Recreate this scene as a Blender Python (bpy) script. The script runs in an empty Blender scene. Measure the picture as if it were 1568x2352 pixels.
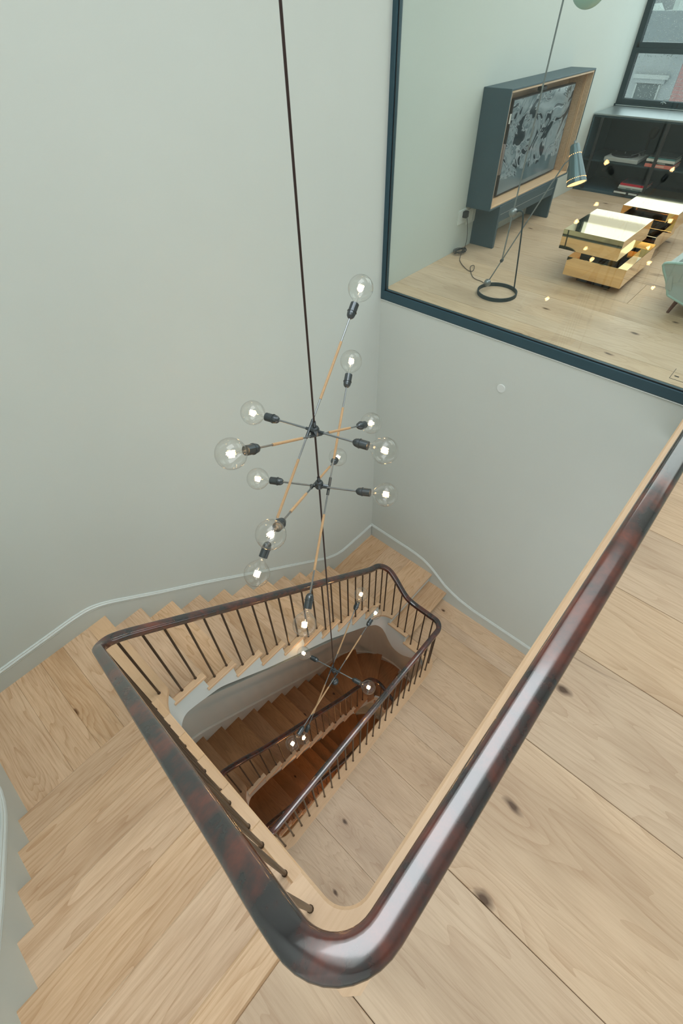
import bpy, math, random
import numpy as np
from mathutils import Vector, Matrix
random.seed(7)
S = bpy.context.scene
COL = S.collection
CAMZ = 1.6

# ------------------------------------------------------------------ camera
cd = bpy.data.cameras.new('camera')
cd.sensor_fit = 'AUTO'; cd.sensor_width = 36.0
cd.lens = 1072.39 * 36.0 / 2352.0
cd.clip_start = 0.05; cd.clip_end = 200
cam = bpy.data.objects.new('camera', cd); COL.objects.link(cam)
R3 = [[0.66618398, -0.74548512, 0.02123306], [-0.56434911, -0.48529504, 0.66783141], [0.48755409, 0.45688144, 0.74400965]]
rgt = Vector((R3[0][0], R3[0][1], -R3[0][2])); dwn = Vector((R3[1][0], R3[1][1], -R3[1][2])); fwd = Vector((R3[2][0], R3[2][1], -R3[2][2]))
M = Matrix((rgt, -dwn, -fwd)).transposed().to_4x4()
M.translation = Vector((0, 0, CAMZ))
cam.matrix_world = M
S.camera = cam

# ------------------------------------------------------------------ world, lights, exposure
S.view_settings.view_transform = 'Standard'; S.view_settings.look = 'None'
S.view_settings.gamma = 1.0; S.view_settings.use_curve_mapping = False
S.view_settings.exposure = 0.03
W = bpy.data.worlds.new('overcast_sky'); S.world = W; W.use_nodes = True
bg = W.node_tree.nodes['Background']; bg.inputs[0].default_value = (0.86, 0.96, 1.0, 1); bg.inputs[1].default_value = 1.5

def area(name, loc, rot, sx, sy, power, color=(1, 1, 1)):
    l = bpy.data.lights.new(name, 'AREA'); l.shape = 'RECTANGLE'; l.size = sx; l.size_y = sy; l.energy = power; l.color = color
    o = bpy.data.objects.new(name, l); COL.objects.link(o); o.location = loc; o.rotation_euler = rot
    return o
def point(name, loc, power, color, r=0.06):
    l = bpy.data.lights.new(name, 'POINT'); l.energy = power; l.color = color; l.shadow_soft_size = r
    o = bpy.data.objects.new(name, l); COL.objects.link(o); o.location = loc
    return o
# skylight over the stairwell (daylight), an unseen fill light added over the living room, the window daylight,
area('skylight_daylight', (1.1, 0.69, 4.65), (0, 0, 0), 3.38, 2.08, 102, (0.97, 0.985, 1.0))
area('room_ceiling_fill', (5.2, 0.4, 2.75), (0, 0, 0), 3.0, 2.4, 42, (1.0, 0.935, 0.87))
area('window_daylight', (7.16, 0.6, 1.6), (0, math.radians(90), 0), 1.6, 3.2, 14, (0.92, 0.98, 1.0))
# unseen fill light added beside the camera; no window is built there
area('side_fill_light', (-0.75, -0.75, 1.5), (0, math.radians(-90), 0), 1.8, 1.5, 3, (1.0, 0.985, 0.96))
# unseen fill lights added to brighten the middle floor; no windows are built
area('hall_front_fill', (1.3, -1.62, -1.75), (math.radians(90), 0, 0), 3.0, 2.2, 22, (0.95, 0.98, 1.0))
area('hall_side_fill', (-0.75, -0.75, -1.75), (0, math.radians(-90), 0), 2.2, 1.5, 16, (0.95, 0.98, 1.0))
area('hall_ceiling_fill', (1.6, -0.75, -0.36), (0, 0, 0), 2.2, 0.8, 5, (1.0, 0.9, 0.78))  # fill light added under the top landing, no lamp is built
# warm lamps in the stair hall further down
point('lower_hall_lamp', (1.2, -0.1, -4.2), 20, (1.0, 0.46, 0.25), 0.12)
point('lowest_hall_lamp', (1.0, 0.6, -7.2), 22, (1.0, 0.45, 0.16), 0.12)

# ------------------------------------------------------------------ materials
def lin(h):
    h = h.lstrip('#'); o = []
    for i in (0, 2, 4):
        c = int(h[i:i+2], 16) / 255
        o.append(c / 12.92 if c <= .04045 else ((c + .055) / 1.055) ** 2.4)
    return (*o, 1)
def newmat(name):
    m = bpy.data.materials.new(name); m.use_nodes = True
    nt = m.node_tree; return m, nt, nt.nodes['Principled BSDF'], nt.nodes['Material Output']
def pm(name, col, rough=.5, metal=0, coat=0, bump=0, vary=0, scale=20, spec=.5):
    m, nt, p, out = newmat(name)
    c = lin(col) if isinstance(col, str) else (*col, 1)
    p.inputs['Base Color'].default_value = c; p.inputs['Roughness'].default_value = rough; p.inputs['Metallic'].default_value = metal
    p.inputs['Specular IOR Level'].default_value = spec
    if coat: p.inputs['Coat Weight'].default_value = coat; p.inputs['Coat Roughness'].default_value = .08
    if bump or vary:
        tc = nt.nodes.new('ShaderNodeTexCoord'); n = nt.nodes.new('ShaderNodeTexNoise')
        n.inputs['Scale'].default_value = scale; n.inputs['Detail'].default_value = 5
        nt.links.new(tc.outputs['Object'], n.inputs['Vector'])
        if bump:
            b = nt.nodes.new('ShaderNodeBump'); b.inputs['Strength'].default_value = bump; b.inputs['Distance'].default_value = .01
            nt.links.new(n.outputs['Fac'], b.inputs['Height']); nt.links.new(b.outputs['Normal'], p.inputs['Normal'])
        if vary:
            mx = nt.nodes.new('ShaderNodeMix'); mx.data_type = 'RGBA'
            mx.inputs[6].default_value = (*[v * (1 - vary) for v in c[:3]], 1); mx.inputs[7].default_value = (*[min(1, v * (1 + vary)) for v in c[:3]], 1)
            nt.links.new(n.outputs['Fac'], mx.inputs[0]); nt.links.new(mx.outputs[2], p.inputs['Base Color'])
    return m
def mth(nt, op, a=None, b=None, clamp=False):
    n = nt.nodes.new('ShaderNodeMath'); n.operation = op; n.use_clamp = clamp
    for i, v in enumerate((a, b)):
        if v is None: continue
        if isinstance(v, (int, float)): n.inputs[i].default_value = v
        else: nt.links.new(v, n.inputs[i])
    return n.outputs[0]
def mixc(nt, fac, a, b, mode='MIX'):
    n = nt.nodes.new('ShaderNodeMix'); n.data_type = 'RGBA'; n.blend_type = mode
    for i, v in ((0, fac), (6, a), (7, b)):
        if isinstance(v, (int, float)): n.inputs[i].default_value = v
        elif isinstance(v, tuple): n.inputs[i].default_value = v
        else: nt.links.new(v, n.inputs[i])
    return n.outputs[2]
def oak(name, light, mid, dark, knots=.8, rough=.42, contrast=1.0, rings=16):
    m, nt, p, out = newmat(name); L = nt.links
    tc = nt.nodes.new('ShaderNodeTexCoord'); oi = nt.nodes.new('ShaderNodeObjectInfo')
    off = nt.nodes.new('ShaderNodeCombineXYZ')
    L.new(mth(nt, 'MULTIPLY', oi.outputs['Random'], 91.0), off.inputs[0]); L.new(mth(nt, 'MULTIPLY', oi.outputs['Random'], 57.0), off.inputs[1]); L.new(mth(nt, 'MULTIPLY', oi.outputs['Random'], 23.0), off.inputs[2])
    add = nt.nodes.new('ShaderNodeVectorMath'); add.operation = 'ADD'; L.new(tc.outputs['Object'], add.inputs[0]); L.new(off.outputs[0], add.inputs[1])
    def mapped(sx, sy, sz):
        mp = nt.nodes.new('ShaderNodeMapping'); mp.inputs['Scale'].default_value = (sx, sy, sz); L.new(add.outputs[0], mp.inputs['Vector']); return mp.outputs[0]
    def noise(vec, sc, det=3, dist=0, rg=.5):
        n = nt.nodes.new('ShaderNodeTexNoise'); n.inputs['Scale'].default_value = sc; n.inputs['Detail'].default_value = det; n.inputs['Distortion'].default_value = dist; n.inputs['Roughness'].default_value = rg
        L.new(vec, n.inputs['Vector']); return n.outputs['Fac']
    # knots pull the rings around them
    v = nt.nodes.new('ShaderNodeTexVoronoi'); v.inputs['Scale'].default_value = 1.0; v.inputs['Randomness'].default_value = 1.0; v.voronoi_dimensions = '2D'
    kn = nt.nodes.new('ShaderNodeTexNoise'); kn.inputs['Scale'].default_value = 9; kn.inputs['Detail'].default_value = 3; L.new(mapped(1, 2, 1), kn.inputs['Vector'])
    kd = nt.nodes.new('ShaderNodeVectorMath'); kd.operation = 'SCALE'; L.new(kn.outputs['Color'], kd.inputs[0]); kd.inputs['Scale'].default_value = .10
    ka = nt.nodes.new('ShaderNodeVectorMath'); ka.operation = 'ADD'; L.new(mapped(1.7, 3.2, 1.0), ka.inputs[0]); L.new(kd.outputs[0], ka.inputs[1]); L.new(ka.outputs[0], v.inputs['Vector'])
    sep = nt.nodes.new('ShaderNodeSeparateColor'); L.new(v.outputs['Color'], sep.inputs[0])
    has = mth(nt, 'GREATER_THAN', sep.outputs[0], 1 - .22 * knots)
    halo = mth(nt, 'MULTIPLY', mth(nt, 'SUBTRACT', 1.0, mth(nt, 'MULTIPLY', v.outputs['Distance'], 3.2), True), has)
    big = noise(mapped(.55, 4.5, 4.5), 1.25, 2, .3)
    ringin = mth(nt, 'ADD', mth(nt, 'MULTIPLY', big, rings), mth(nt, 'MULTIPLY', halo, 2.2))
    ring = mth(nt, 'FRACT', ringin)
    ring = mth(nt, 'POWER', ring, 3.2)
    fine = noise(mapped(3.5, 60, 60), 2.2, 4, .1, .6)
    fib = noise(mapped(9, 160, 160), 2.0, 2)
    soft = noise(mapped(.8, 2.2, 2.2), 1.6, 3, .4)
    t = mth(nt, 'ADD', mth(nt, 'MULTIPLY', ring, .34 * contrast), mth(nt, 'MULTIPLY', mth(nt, 'SUBTRACT', fine, .42), 1.05 * contrast))
    t = mth(nt, 'ADD', t, mth(nt, 'MULTIPLY', mth(nt, 'SUBTRACT', fib, .5), .35))
    t = mth(nt, 'ADD', t, mth(nt, 'MULTIPLY', halo, .30), True)
    base = mixc(nt, t, lin(light), lin(mid))
    base = mixc(nt, mth(nt, 'MULTIPLY', mth(nt, 'SUBTRACT', soft, .46), 1.5, True), base, mixc(nt, .5, lin(mid), lin(dark)))
    core = mth(nt, 'MULTIPLY', mth(nt, 'SUBTRACT', 1.0, mth(nt, 'MULTIPLY', v.outputs['Distance'], 17.0), True), has)
    base = mixc(nt, mth(nt, 'MULTIPLY', core, 1.5, True), base, lin(dark))
    # dark cracks along the grain, only here and there
    cr = noise(mapped(.35, 5, 5), 1.0, 3, .3)
    line = mth(nt, 'SUBTRACT', 1.0, mth(nt, 'MULTIPLY', mth(nt, 'ABSOLUTE', mth(nt, 'SUBTRACT', cr, .5)), 130.0), True)
    gate = mth(nt, 'MULTIPLY', mth(nt, 'SUBTRACT', noise(mapped(1.3, 1.1, 1.1), 1.0, 1), .60), 9.0, True)
    base = mixc(nt, mth(nt, 'MULTIPLY', mth(nt, 'MULTIPLY', line, gate), .75 * knots), base, lin(dark))
    hs = nt.nodes.new('ShaderNodeHueSaturation'); L.new(base, hs.inputs['Color'])
    L.new(mth(nt, 'ADD', .94, mth(nt, 'MULTIPLY', oi.outputs['Random'], .12)), hs.inputs['Value'])
    r2 = mth(nt, 'FRACT', mth(nt, 'MULTIPLY', oi.outputs['Random'], 17.3))
    L.new(mth(nt, 'ADD', .93, mth(nt, 'MULTIPLY', r2, .14)), hs.inputs['Saturation'])
    L.new(hs.outputs[0], p.inputs['Base Color'])
    p.inputs['Roughness'].default_value = rough; p.inputs['Specular IOR Level'].default_value = .4
    b = nt.nodes.new('ShaderNodeBump'); b.inputs['Strength'].default_value = .12; b.inputs['Distance'].default_value = .002; b.invert = True
    L.new(t, b.inputs['Height']); L.new(b.outputs['Normal'], p.inputs['Normal'])
    return m
def panemat(name, tint, f0=.045, rough=0.0, gain=1.0, power=5.0):
    m, nt, p, out = newmat(name); nt.nodes.remove(p); L = nt.links
    geo = nt.nodes.new('ShaderNodeNewGeometry'); d = nt.nodes.new('ShaderNodeVectorMath'); d.operation = 'DOT_PRODUCT'
    L.new(geo.outputs['Normal'], d.inputs[0]); L.new(geo.outputs['Incoming'], d.inputs[1])
    c = mth(nt, 'SUBTRACT', 1.0, mth(nt, 'ABSOLUTE', d.outputs['Value']))
    f = mth(nt, 'ADD', f0, mth(nt, 'MULTIPLY', mth(nt, 'POWER', c, power), (1 - f0) * gain), True)
    tr = nt.nodes.new('ShaderNodeBsdfTransparent'); tr.inputs[0].default_value = (*tint, 1)
    gl = nt.nodes.new('ShaderNodeBsdfGlossy'); gl.inputs['Roughness'].default_value = rough
    mx = nt.nodes.new('ShaderNodeMixShader'); L.new(f, mx.inputs[0]); L.new(tr.outputs[0], mx.inputs[1]); L.new(gl.outputs[0], mx.inputs[2]); L.new(mx.outputs[0], out.inputs[0])
    return m
def emis(name, col, st):
    m, nt, p, out = newmat(name)
    p.inputs['Base Color'].default_value = (*col, 1); p.inputs['Emission Color'].default_value = (*col, 1); p.inputs['Emission Strength'].default_value = st
    return m
MAT = {}
MAT['wall'] = pm('grey_plaster_paint', (.60, .645, .612), .75, bump=.03, vary=.02, scale=3)
MAT['ceiling'] = pm('white_ceiling_paint', (.80, .82, .80), .8, bump=.02, scale=30)
MAT['trim'] = pm('grey_satin_trim_paint', (.57, .62, .595), .38, bump=.02, scale=8)
MAT['trimcap'] = pm('pale_satin_moulding_paint', (.64, .69, .665), .32, bump=.01, scale=8)
MAT['string'] = pm('pale_satin_string_paint', (.62, .67, .66), .45, bump=.02, scale=8)
MAT['oak'] = oak('oiled_oak_plank', '#d4b99c', '#b39274', '#58402c', .8, .45, 1.15)
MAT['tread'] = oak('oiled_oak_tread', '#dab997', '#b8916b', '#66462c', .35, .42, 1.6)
MAT['tread_shaded'] = oak('shaded_oak_tread', '#b5855a', '#875d3a', '#3a2515', .35, .40, 1.0)  # darker copy of the tread oak; lower-storey shade is put into the colour
MAT['nosing'] = oak('oiled_oak_nosing', '#dcba96', '#c49d77', '#80593a', .1, .40, .7)
MAT['subfloor'] = pm('dark_subfloor_board', (.10, .07, .05), .8, bump=.1)
MAT['iron'] = pm('dark_bronze_baluster_iron', (.075, .055, .040), .36, .7, bump=.02, scale=40)
MAT['steel'] = pm('dark_teal_blackened_steel', (.028, .072, .096), .45, .0, bump=.02, vary=.15, scale=6)
MAT['steel2'] = pm('deep_teal_black_steel', (.004, .026, .034), .55, .0, bump=.02, vary=.15, scale=6)
MAT['steeltop'] = pm('satin_steel_top', (.42, .47, .48), .33, .8, bump=.02, vary=.1, scale=5)
MAT['gun'] = pm('gunmetal_socket', (.10, .115, .125), .33, .85, bump=.02, scale=30)
MAT['rodgrey'] = pm('grey_steel_rod', (.26, .28, .29), .35, .8, bump=.02, scale=30)
MAT['leather'] = pm('tan_leather_wrap', (.50, .32, .17), .6, bump=.1, vary=.1, scale=60)
MAT['cord'] = pm('dark_brown_cloth_cord', (.035, .018, .015), .6, bump=.1, scale=200)
MAT['black'] = pm('matt_black', (.01, .012, .014), .5, bump=.02)
MAT['white'] = pm('white_plastic', (.72, .76, .74), .4, bump=.01)
MAT['brass'] = pm('polished_brass', (.90, .68, .39), .035, 1.0, bump=.004, vary=.03, scale=4)
MAT['mint'] = pm('pale_mint_upholstery', (.42, .48, .455), .85, bump=.15, vary=.05, scale=150)
MAT['mintdark'] = pm('mint_piping', (.40, .56, .51), .8, bump=.1, scale=150)
MAT['walnut'] = oak('dark_walnut_leg', '#6e4330', '#4b2a1e', '#2a1610', .1, .45)
MAT['greymetal'] = pm('teal_grey_enamel_shade', (.10, .15, .165), .3, .4, bump=.01)
MAT['glass'] = panemat('clear_partition_glass', (.915, .96, .945), .045)
MAT['winglass'] = panemat('window_glass', (.93, .96, .95), .05)
MAT['bulb'] = panemat('clear_bulb_glass', (.985, .985, .975), .045, 0, .9, 3.2)
MAT['filament'] = emis('glowing_filament', (1.0, .60, .25), 40)
MAT['warmglow'] = emis('warm_lamp_glow', (1.0, .45, .16), 3.0)
MAT['globe'] = pm('mint_opal_globe', (.42, .66, .60), .35, 0, bump=.01)
# mahogany rail
m, nt, p, out = newmat('varnished_mahogany'); MAT['rail'] = m
tc = nt.nodes.new('ShaderNodeTexCoord'); n1 = nt.nodes.new('ShaderNodeTexNoise'); n1.inputs['Scale'].default_value = 7; n1.inputs['Detail'].default_value = 7; n1.inputs['Roughness'].default_value = .62; n1.inputs['Distortion'].default_value = .2
nt.links.new(tc.outputs['Object'], n1.inputs['Vector'])
rp = nt.nodes.new('ShaderNodeValToRGB'); rp.color_ramp.elements[0].position = .43; rp.color_ramp.elements[0].color = (.007, .005, .008, 1); rp.color_ramp.elements[1].position = .74; rp.color_ramp.elements[1].color = (.17, .024, .006, 1)
nt.links.new(n1.outputs['Fac'], rp.inputs[0]); nt.links.new(rp.outputs[0], p.inputs['Base Color'])
p.inputs['Roughness'].default_value = .45; p.inputs['Specular IOR Level'].default_value = .25; p.inputs['Coat Weight'].default_value = 1.0; p.inputs['Coat Roughness'].default_value = .12; p.inputs['Coat IOR'].default_value = 1.85


# ------------------------------------------------------------------ geometry helpers
WL = {}          # world location of every built object (parents are never rotated)
class MB:
    def __init__(s): s.v = []; s.f = []
    def box(s, x0, x1, y0, y1, z0, z1):
        n = len(s.v); s.v += [(x0, y0, z0), (x1, y0, z0), (x1, y1, z0), (x0, y1, z0), (x0, y0, z1), (x1, y0, z1), (x1, y1, z1), (x0, y1, z1)]
        s.f += [tuple(n + i for i in q) for q in ((3, 2, 1, 0), (4, 5, 6, 7), (0, 1, 5, 4), (1, 2, 6, 5), (2, 3, 7, 6), (3, 0, 4, 7))]; return s
    def cbox(s, x0, x1, y0, y1, z0, z1, c=.003):      # box with every edge chamfered
        n = len(s.v)
        xs, ys, zs = (x0, x0 + c, x1 - c, x1), (y0, y0 + c, y1 - c, y1), (z0, z0 + c, z1 - c, z1)
        r = []
        for z, ins in ((z0, 1), (z0 + c, 0), (z1 - c, 0), (z1, 1)):
            i = c if ins else 0; k = 0 if ins else c * .0
            r.append([(x0 + i, y0 + i + k, z), (x1 - i, y0 + i, z), (x1 - i, y1 - i, z), (x0 + i, y1 - i, z)])
        for q in r: s.v += q
        s.f.append((n + 3, n + 2, n + 1, n)); s.f.append((n + 12, n + 13, n + 14, n + 15))
        for l in range(3):
            for i in range(4):
                j = (i + 1) % 4; s.f.append((n + l * 4 + i, n + l * 4 + j, n + l * 4 + 4 + j, n + l * 4 + 4 + i))
        return s
    def prism(s, poly, z0, z1, c=0):
        n = len(s.v); k = len(poly)
        s.v += [(x, y, z0) for x, y in poly] + [(x, y, z1) for x, y in poly]
        a = sum(poly[i][0] * poly[(i + 1) % k][1] - poly[(i + 1) % k][0] * poly[i][1] for i in range(k))
        o = range(k) if a > 0 else range(k - 1, -1, -1); o = list(o)
        s.f.append(tuple(n + i for i in reversed(o))); s.f.append(tuple(n + k + i for i in o))
        for q in range(k):
            i, j = o[q], o[(q + 1) % k]; s.f.append((n + i, n + j, n + k + j, n + k + i))
        return s
    def grid(s, rows, close_u=False, close_v=False, cap=False):
        n = len(s.v); R_ = len(rows); C_ = len(rows[0])
        for r in rows: s.v += [tuple(q) for q in r]
        for i in range(R_ - (0 if close_u else 1)):
            for j in range(C_ - (0 if close_v else 1)):
                a, b = i, (i + 1) % R_; c, d = j, (j + 1) % C_
                s.f.append((n + a * C_ + c, n + a * C_ + d, n + b * C_ + d, n + b * C_ + c))
        if cap:
            s.f.append(tuple(n + j for j in reversed(range(C_)))); s.f.append(tuple(n + (R_ - 1) * C_ + j for j in range(C_)))
        return s
    def tube(s, pts, r, n=8, closed=False, cap=True):
        pts = [Vector(q) for q in pts]; rows = []; k = len(pts); prev = None
        for i in range(k):
            if closed: t = (pts[(i + 1) % k] - pts[i - 1]).normalized()
            else: t = (pts[min(i + 1, k - 1)] - pts[max(i - 1, 0)]).normalized()
            a = prev if prev is not None else (Vector((0, 0, 1)) if abs(t.z) < .9 else Vector((1, 0, 0)))
            u = (a - t * a.dot(t)).normalized(); w = t.cross(u); prev = u
            rr = r[i] if isinstance(r, (list, tuple)) else r
            rows.append([pts[i] + (u * math.cos(2 * math.pi * j / n) + w * math.sin(2 * math.pi * j / n)) * rr for j in range(n)])
        return s.grid(rows, close_u=closed, close_v=True, cap=cap and not closed)
    def lathe(s, prof, o, ax=(0, 0, 1), n=24, cap=True):     # prof: (radius, distance along axis)
        o = Vector(o); ax = Vector(ax).normalized(); a = Vector((0, 0, 1)) if abs(ax.z) < .9 else Vector((1, 0, 0))
        u = (a - ax * a.dot(ax)).normalized(); w = ax.cross(u)
        rows = [[o + ax * h + (u * math.cos(2 * math.pi * j / n) + w * math.sin(2 * math.pi * j / n)) * max(r, 1e-5) for j in range(n)] for r, h in prof]
        return s.grid(rows, close_v=True, cap=cap)
    def sphere(s, c, r, n=16):
        return s.lathe([(r * math.sin(math.pi * i / n), -r * math.cos(math.pi * i / n)) for i in range(n + 1)], c, (0, 0, 1), n * 2 if n < 10 else n + 8, False)
    def quad(s, a, b, c, d):
        n = len(s.v); s.v += [tuple(a), tuple(b), tuple(c), tuple(d)]; s.f.append((n, n + 1, n + 2, n + 3)); return s
    def make(s, name, mat, parent=None, origin=None, smooth=False, rot=0.0):
        v = np.array([tuple(q) for q in s.v], float)
        if origin is None:
            lo, hi = v.min(0), v.max(0); origin = ((lo[0] + hi[0]) / 2, (lo[1] + hi[1]) / 2, lo[2])
        o3 = np.array(origin, float); v = v - o3
        if rot:
            c, s_ = math.cos(-rot), math.sin(-rot); x, y = v[:, 0].copy(), v[:, 1].copy(); v[:, 0] = c * x - s_ * y; v[:, 1] = s_ * x + c * y
        me = bpy.data.meshes.new(name); me.from_pydata([tuple(q) for q in v], [], s.f)
        if isinstance(mat, str): mat = MAT[mat]
        me.materials.append(mat)
        if smooth: me.polygons.foreach_set('use_smooth', [True] * len(me.polygons))
        me.validate(); me.update()
        ob = bpy.data.objects.new(name, me); COL.objects.link(ob)
        if parent is not None:
            ob.parent = parent; pl = WL[parent.name]; ob.location = tuple(o3 - np.array(pl))
        else: ob.location = tuple(o3)
        ob.rotation_euler[2] = rot
        WL[ob.name] = tuple(o3)
        if smooth == 'auto':
            md = None
        return ob
def tag(o, label, cat, group=None, kind=None):
    o['label'] = label; o['category'] = cat
    if group: o['group'] = group
    if kind: o['kind'] = kind
    return o
def empty(name, loc, label, cat, group=None, kind=None):
    o = bpy.data.objects.new(name, None); COL.objects.link(o); o.location = loc; o.empty_display_size = .1; WL[o.name] = tuple(loc)
    return tag(o, label, cat, group, kind)
def board(name, x0, x1, y0, y1, z0, z1, along, mat, parent, c=.0025):
    return MB().cbox(x0, x1, y0, y1, z0, z1, c).make(name, mat, parent, rot=math.pi / 2 if along == 'y' else 0)
def polyboard(name, poly, z0, z1, along, mat, parent):
    return MB().prism(poly, z0, z1).make(name, mat, parent, rot=math.pi / 2 if along == 'y' else (along if isinstance(along, float) else 0))

def rounded(pts, radii, off=0.0, na=9, step=.06, square=False):
    """plan polyline with rounded right-hand turns; off moves it to the left (away from the well). -> list of (x,y,nx,ny)"""
    out = []; k = len(pts); V2 = [Vector(q) for q in pts]
    def left(d): return Vector((-d.y, d.x))
    cur = V2[0]
    for i in range(1, k):
        d = (V2[i] - V2[i - 1]).normalized(); n = left(d); last = i == k - 1
        R_ = radii[i] if not last else 0
        end = V2[i] - d * R_
        L_ = (end - cur).length; m_ = max(1, int(L_ / step))
        for q in range(m_ + 1):
            pt = cur + (end - cur) * (q / m_) + n * off; out.append((pt.x, pt.y, n.x, n.y))
        if not last:
            d2 = (V2[i + 1] - V2[i]).normalized(); n2 = left(d2); c = end - n * R_
            for q in range(1, na):
                t = q / na * math.pi / 2; nn = n * math.cos(t) + n2 * math.sin(t)
                rad = R_ + off
                if square: mm = max(abs(nn.x), abs(nn.y)); pt = c + nn * rad / mm
                else: pt = c + nn * rad
                out.append((pt.x, pt.y, nn.x, nn.y))
            cur = V2[i] + d2 * R_
    return out
def arclen(P):
    s = [0.0]
    for a, b in zip(P[:-1], P[1:]): s.append(s[-1] + math.hypot(a[0] - b[0], a[1] - b[1]))
    return np.array(s)
def near_s(P, s, x, y):
    i = min(range(len(P)), key=lambda q: (P[q][0] - x) ** 2 + (P[q][1] - y) ** 2); return s[i]
def zprofile(P, s, ctrl, sig=.04):
    cs = []; cz = []
    lo = -1
    for (x, y, z, *hint) in ctrl:
        # search forward only, so levels that pass over each other are not confused
        best = None
        for i in range(len(P)):
            if s[i] < lo: continue
            d = math.hypot(P[i][0] - x, P[i][1] - y)
            if best is None or d < best[0] - 1e-6: best = (d, i)
        cs.append(s[best[1]]); cz.append(z); lo = s[best[1]] + 1e-4
    f = np.arange(-0.4, s[-1] + .4, .005); zz = np.interp(f, cs, cz)
    kx = np.arange(-3 * sig, 3 * sig, .005); kk = np.exp(-.5 * (kx / sig) ** 2); kk /= kk.sum()
    zz = np.convolve(np.pad(zz, len(kx), mode='edge'), kk, mode='same')[len(kx):-len(kx)]
    return np.interp(s, f, zz)
def ribbon(P, ztop, zbot, th):
    rows = []
    for (x, y, nx, ny), a, b in zip(P, ztop, zbot):
        rows.append([(x, y, a), (x, y, b), (x + nx * th, y + ny * th, b), (x + nx * th, y + ny * th, a)])
    return MB().grid(rows, close_v=True, cap=True)

# ------------------------------------------------------------------ key measures
YW, XG, XL = 2.33, 3.034, -.793       # left long wall, glazed end wall, near-left side wall
ZL = -3.415                           # middle floor
ZB, ZC = -1.215, -3.080               # the two quarter landings
G = .2145
F3 = -6.290                           # floor below
YN = -1.7                             # wall behind the camera
XR = 7.2                              # window wall of the living room

# ------------------------------------------------------------------ room shell
def struct(name, mb, mat, label, cat, parent=None):
    o = mb.make(name, mat, parent, origin=(0, 0, 0) if parent is None else None); return tag(o, label, cat, kind='structure') if parent is None else o
struct('wall_back', MB().box(-1.0, XR + .2, YW, YW + .15, -9.4, 2.8), 'wall', 'long pale grey-green plaster wall running past the stairs into the living room', 'wall')
struct('wall_left', MB().box(XL - .15, XL, YN, YW, -9.4, 2.8), 'wall', 'pale grey-green side wall beside the nearest flight of treads', 'wall')
struct('wall_end', MB().box(XG, XG + .12, .02, YW, -3.6, -.075).box(XG, XG + .12, YN, .02, -3.6, -.3), 'wall', 'smooth pale grey wall under the glazed partition with a small round plate', 'wall')
struct('wall_front', MB().box(-1.0, XR + .2, YN - .15, YN, -9.4, 2.8), 'wall', 'pale grey wall behind the landing', 'wall')
# wall with the window
WZ0, WZ1, WY0, WY1 = .69, 2.45, -1.2, 2.33
struct('wall_right', MB().box(XR, XR + .18, YN, YW, -.3, WZ0).box(XR, XR + .18, YN, YW, WZ1, 2.8).box(XR, XR + .18, YN, WY0, WZ0, WZ1), 'wall', 'pale grey end wall of the living room that holds the window', 'wall')
# ceiling with a skylight opening over the stairwell and one added over the living room for light
cm = MB()
def ceil_with_hole(x0, x1, hx0, hx1, hy0, hy1):
    cm.box(x0, hx0, YN, YW, 2.8, 2.95).box(hx1, x1, YN, YW, 2.8, 2.95).box(hx0, hx1, YN, hy0, 2.8, 2.95).box(hx0, hx1, hy1, YW, 2.8, 2.95)
ceil_with_hole(-1.0, 3.034, -.6, 2.8, -.36, 1.74); ceil_with_hole(3.034, XR + .2, 3.7, 6.7, -.8, 1.6)
struct('ceiling', cm, 'ceiling', 'white ceiling with a skylight opening and another added for light', 'ceiling')

struct('wall_added_shaft', MB().box(-.75, -.6, -.51, 1.89, 2.95, 4.7).box(2.8, 2.95, -.51, 1.89, 2.95, 4.7).box(-.6, 2.8, -.51, -.36, 2.95, 4.7).box(-.6, 2.8, 1.74, 1.89, 2.95, 4.7), 'ceiling', 'unseen white shaft walls added above the stairwell to shape the skylight', 'wall')  # unseen shaft, added to even out the light falling down the well
# lower-storey curved corner wall
def arc(cx, cy, r, a0, a1, n): return [(cx + r * math.cos(math.radians(a0 + (a1 - a0) * i / n)), cy + r * math.sin(math.radians(a0 + (a1 - a0) * i / n))) for i in range(n + 1)]
CVC = (2.1, 1.53); CVR = .8
def curved_wall(z0, z1):
    A = arc(*CVC, CVR, 90, 0, 18); B = [(2.9, .3)]
    inner = A + B; outer = [(x + (.13 if i > 3 else .02), y + .0) for i, (x, y) in enumerate(inner)]
    poly = inner + [(3.03, .3), (3.03, 2.329), (2.1, 2.329)]
    return MB().prism(poly, z0, z1)
struct('wall_curved', curved_wall(F3 - .2, -3.62), 'wall', 'curved plaster wall round the turn of the stairs below the middle floor', 'wall')
struct('wall_curved', curved_wall(-9.4, F3 - .3), 'wall', 'curved plaster wall round the turn of the lowest stairs', 'wall')

# ------------------------------------------------------------------ floors
def planks(parent, seams, spans, z, mat='oak', th=.02, gap=.0015):
    for a, b in zip(seams[:-1], seams[1:]):
        y0, y1 = spans(a, b)
        ys = [y0, y1] if not isinstance(y1, list) else [y0] + y1
        for q0, q1 in zip(ys[:-1], ys[1:]):
            board('plank', a + gap / 2, b - gap / 2, q0 + gap / 2, q1 - gap / 2, z - th, z, 'y', mat, parent, .0015)
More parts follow.
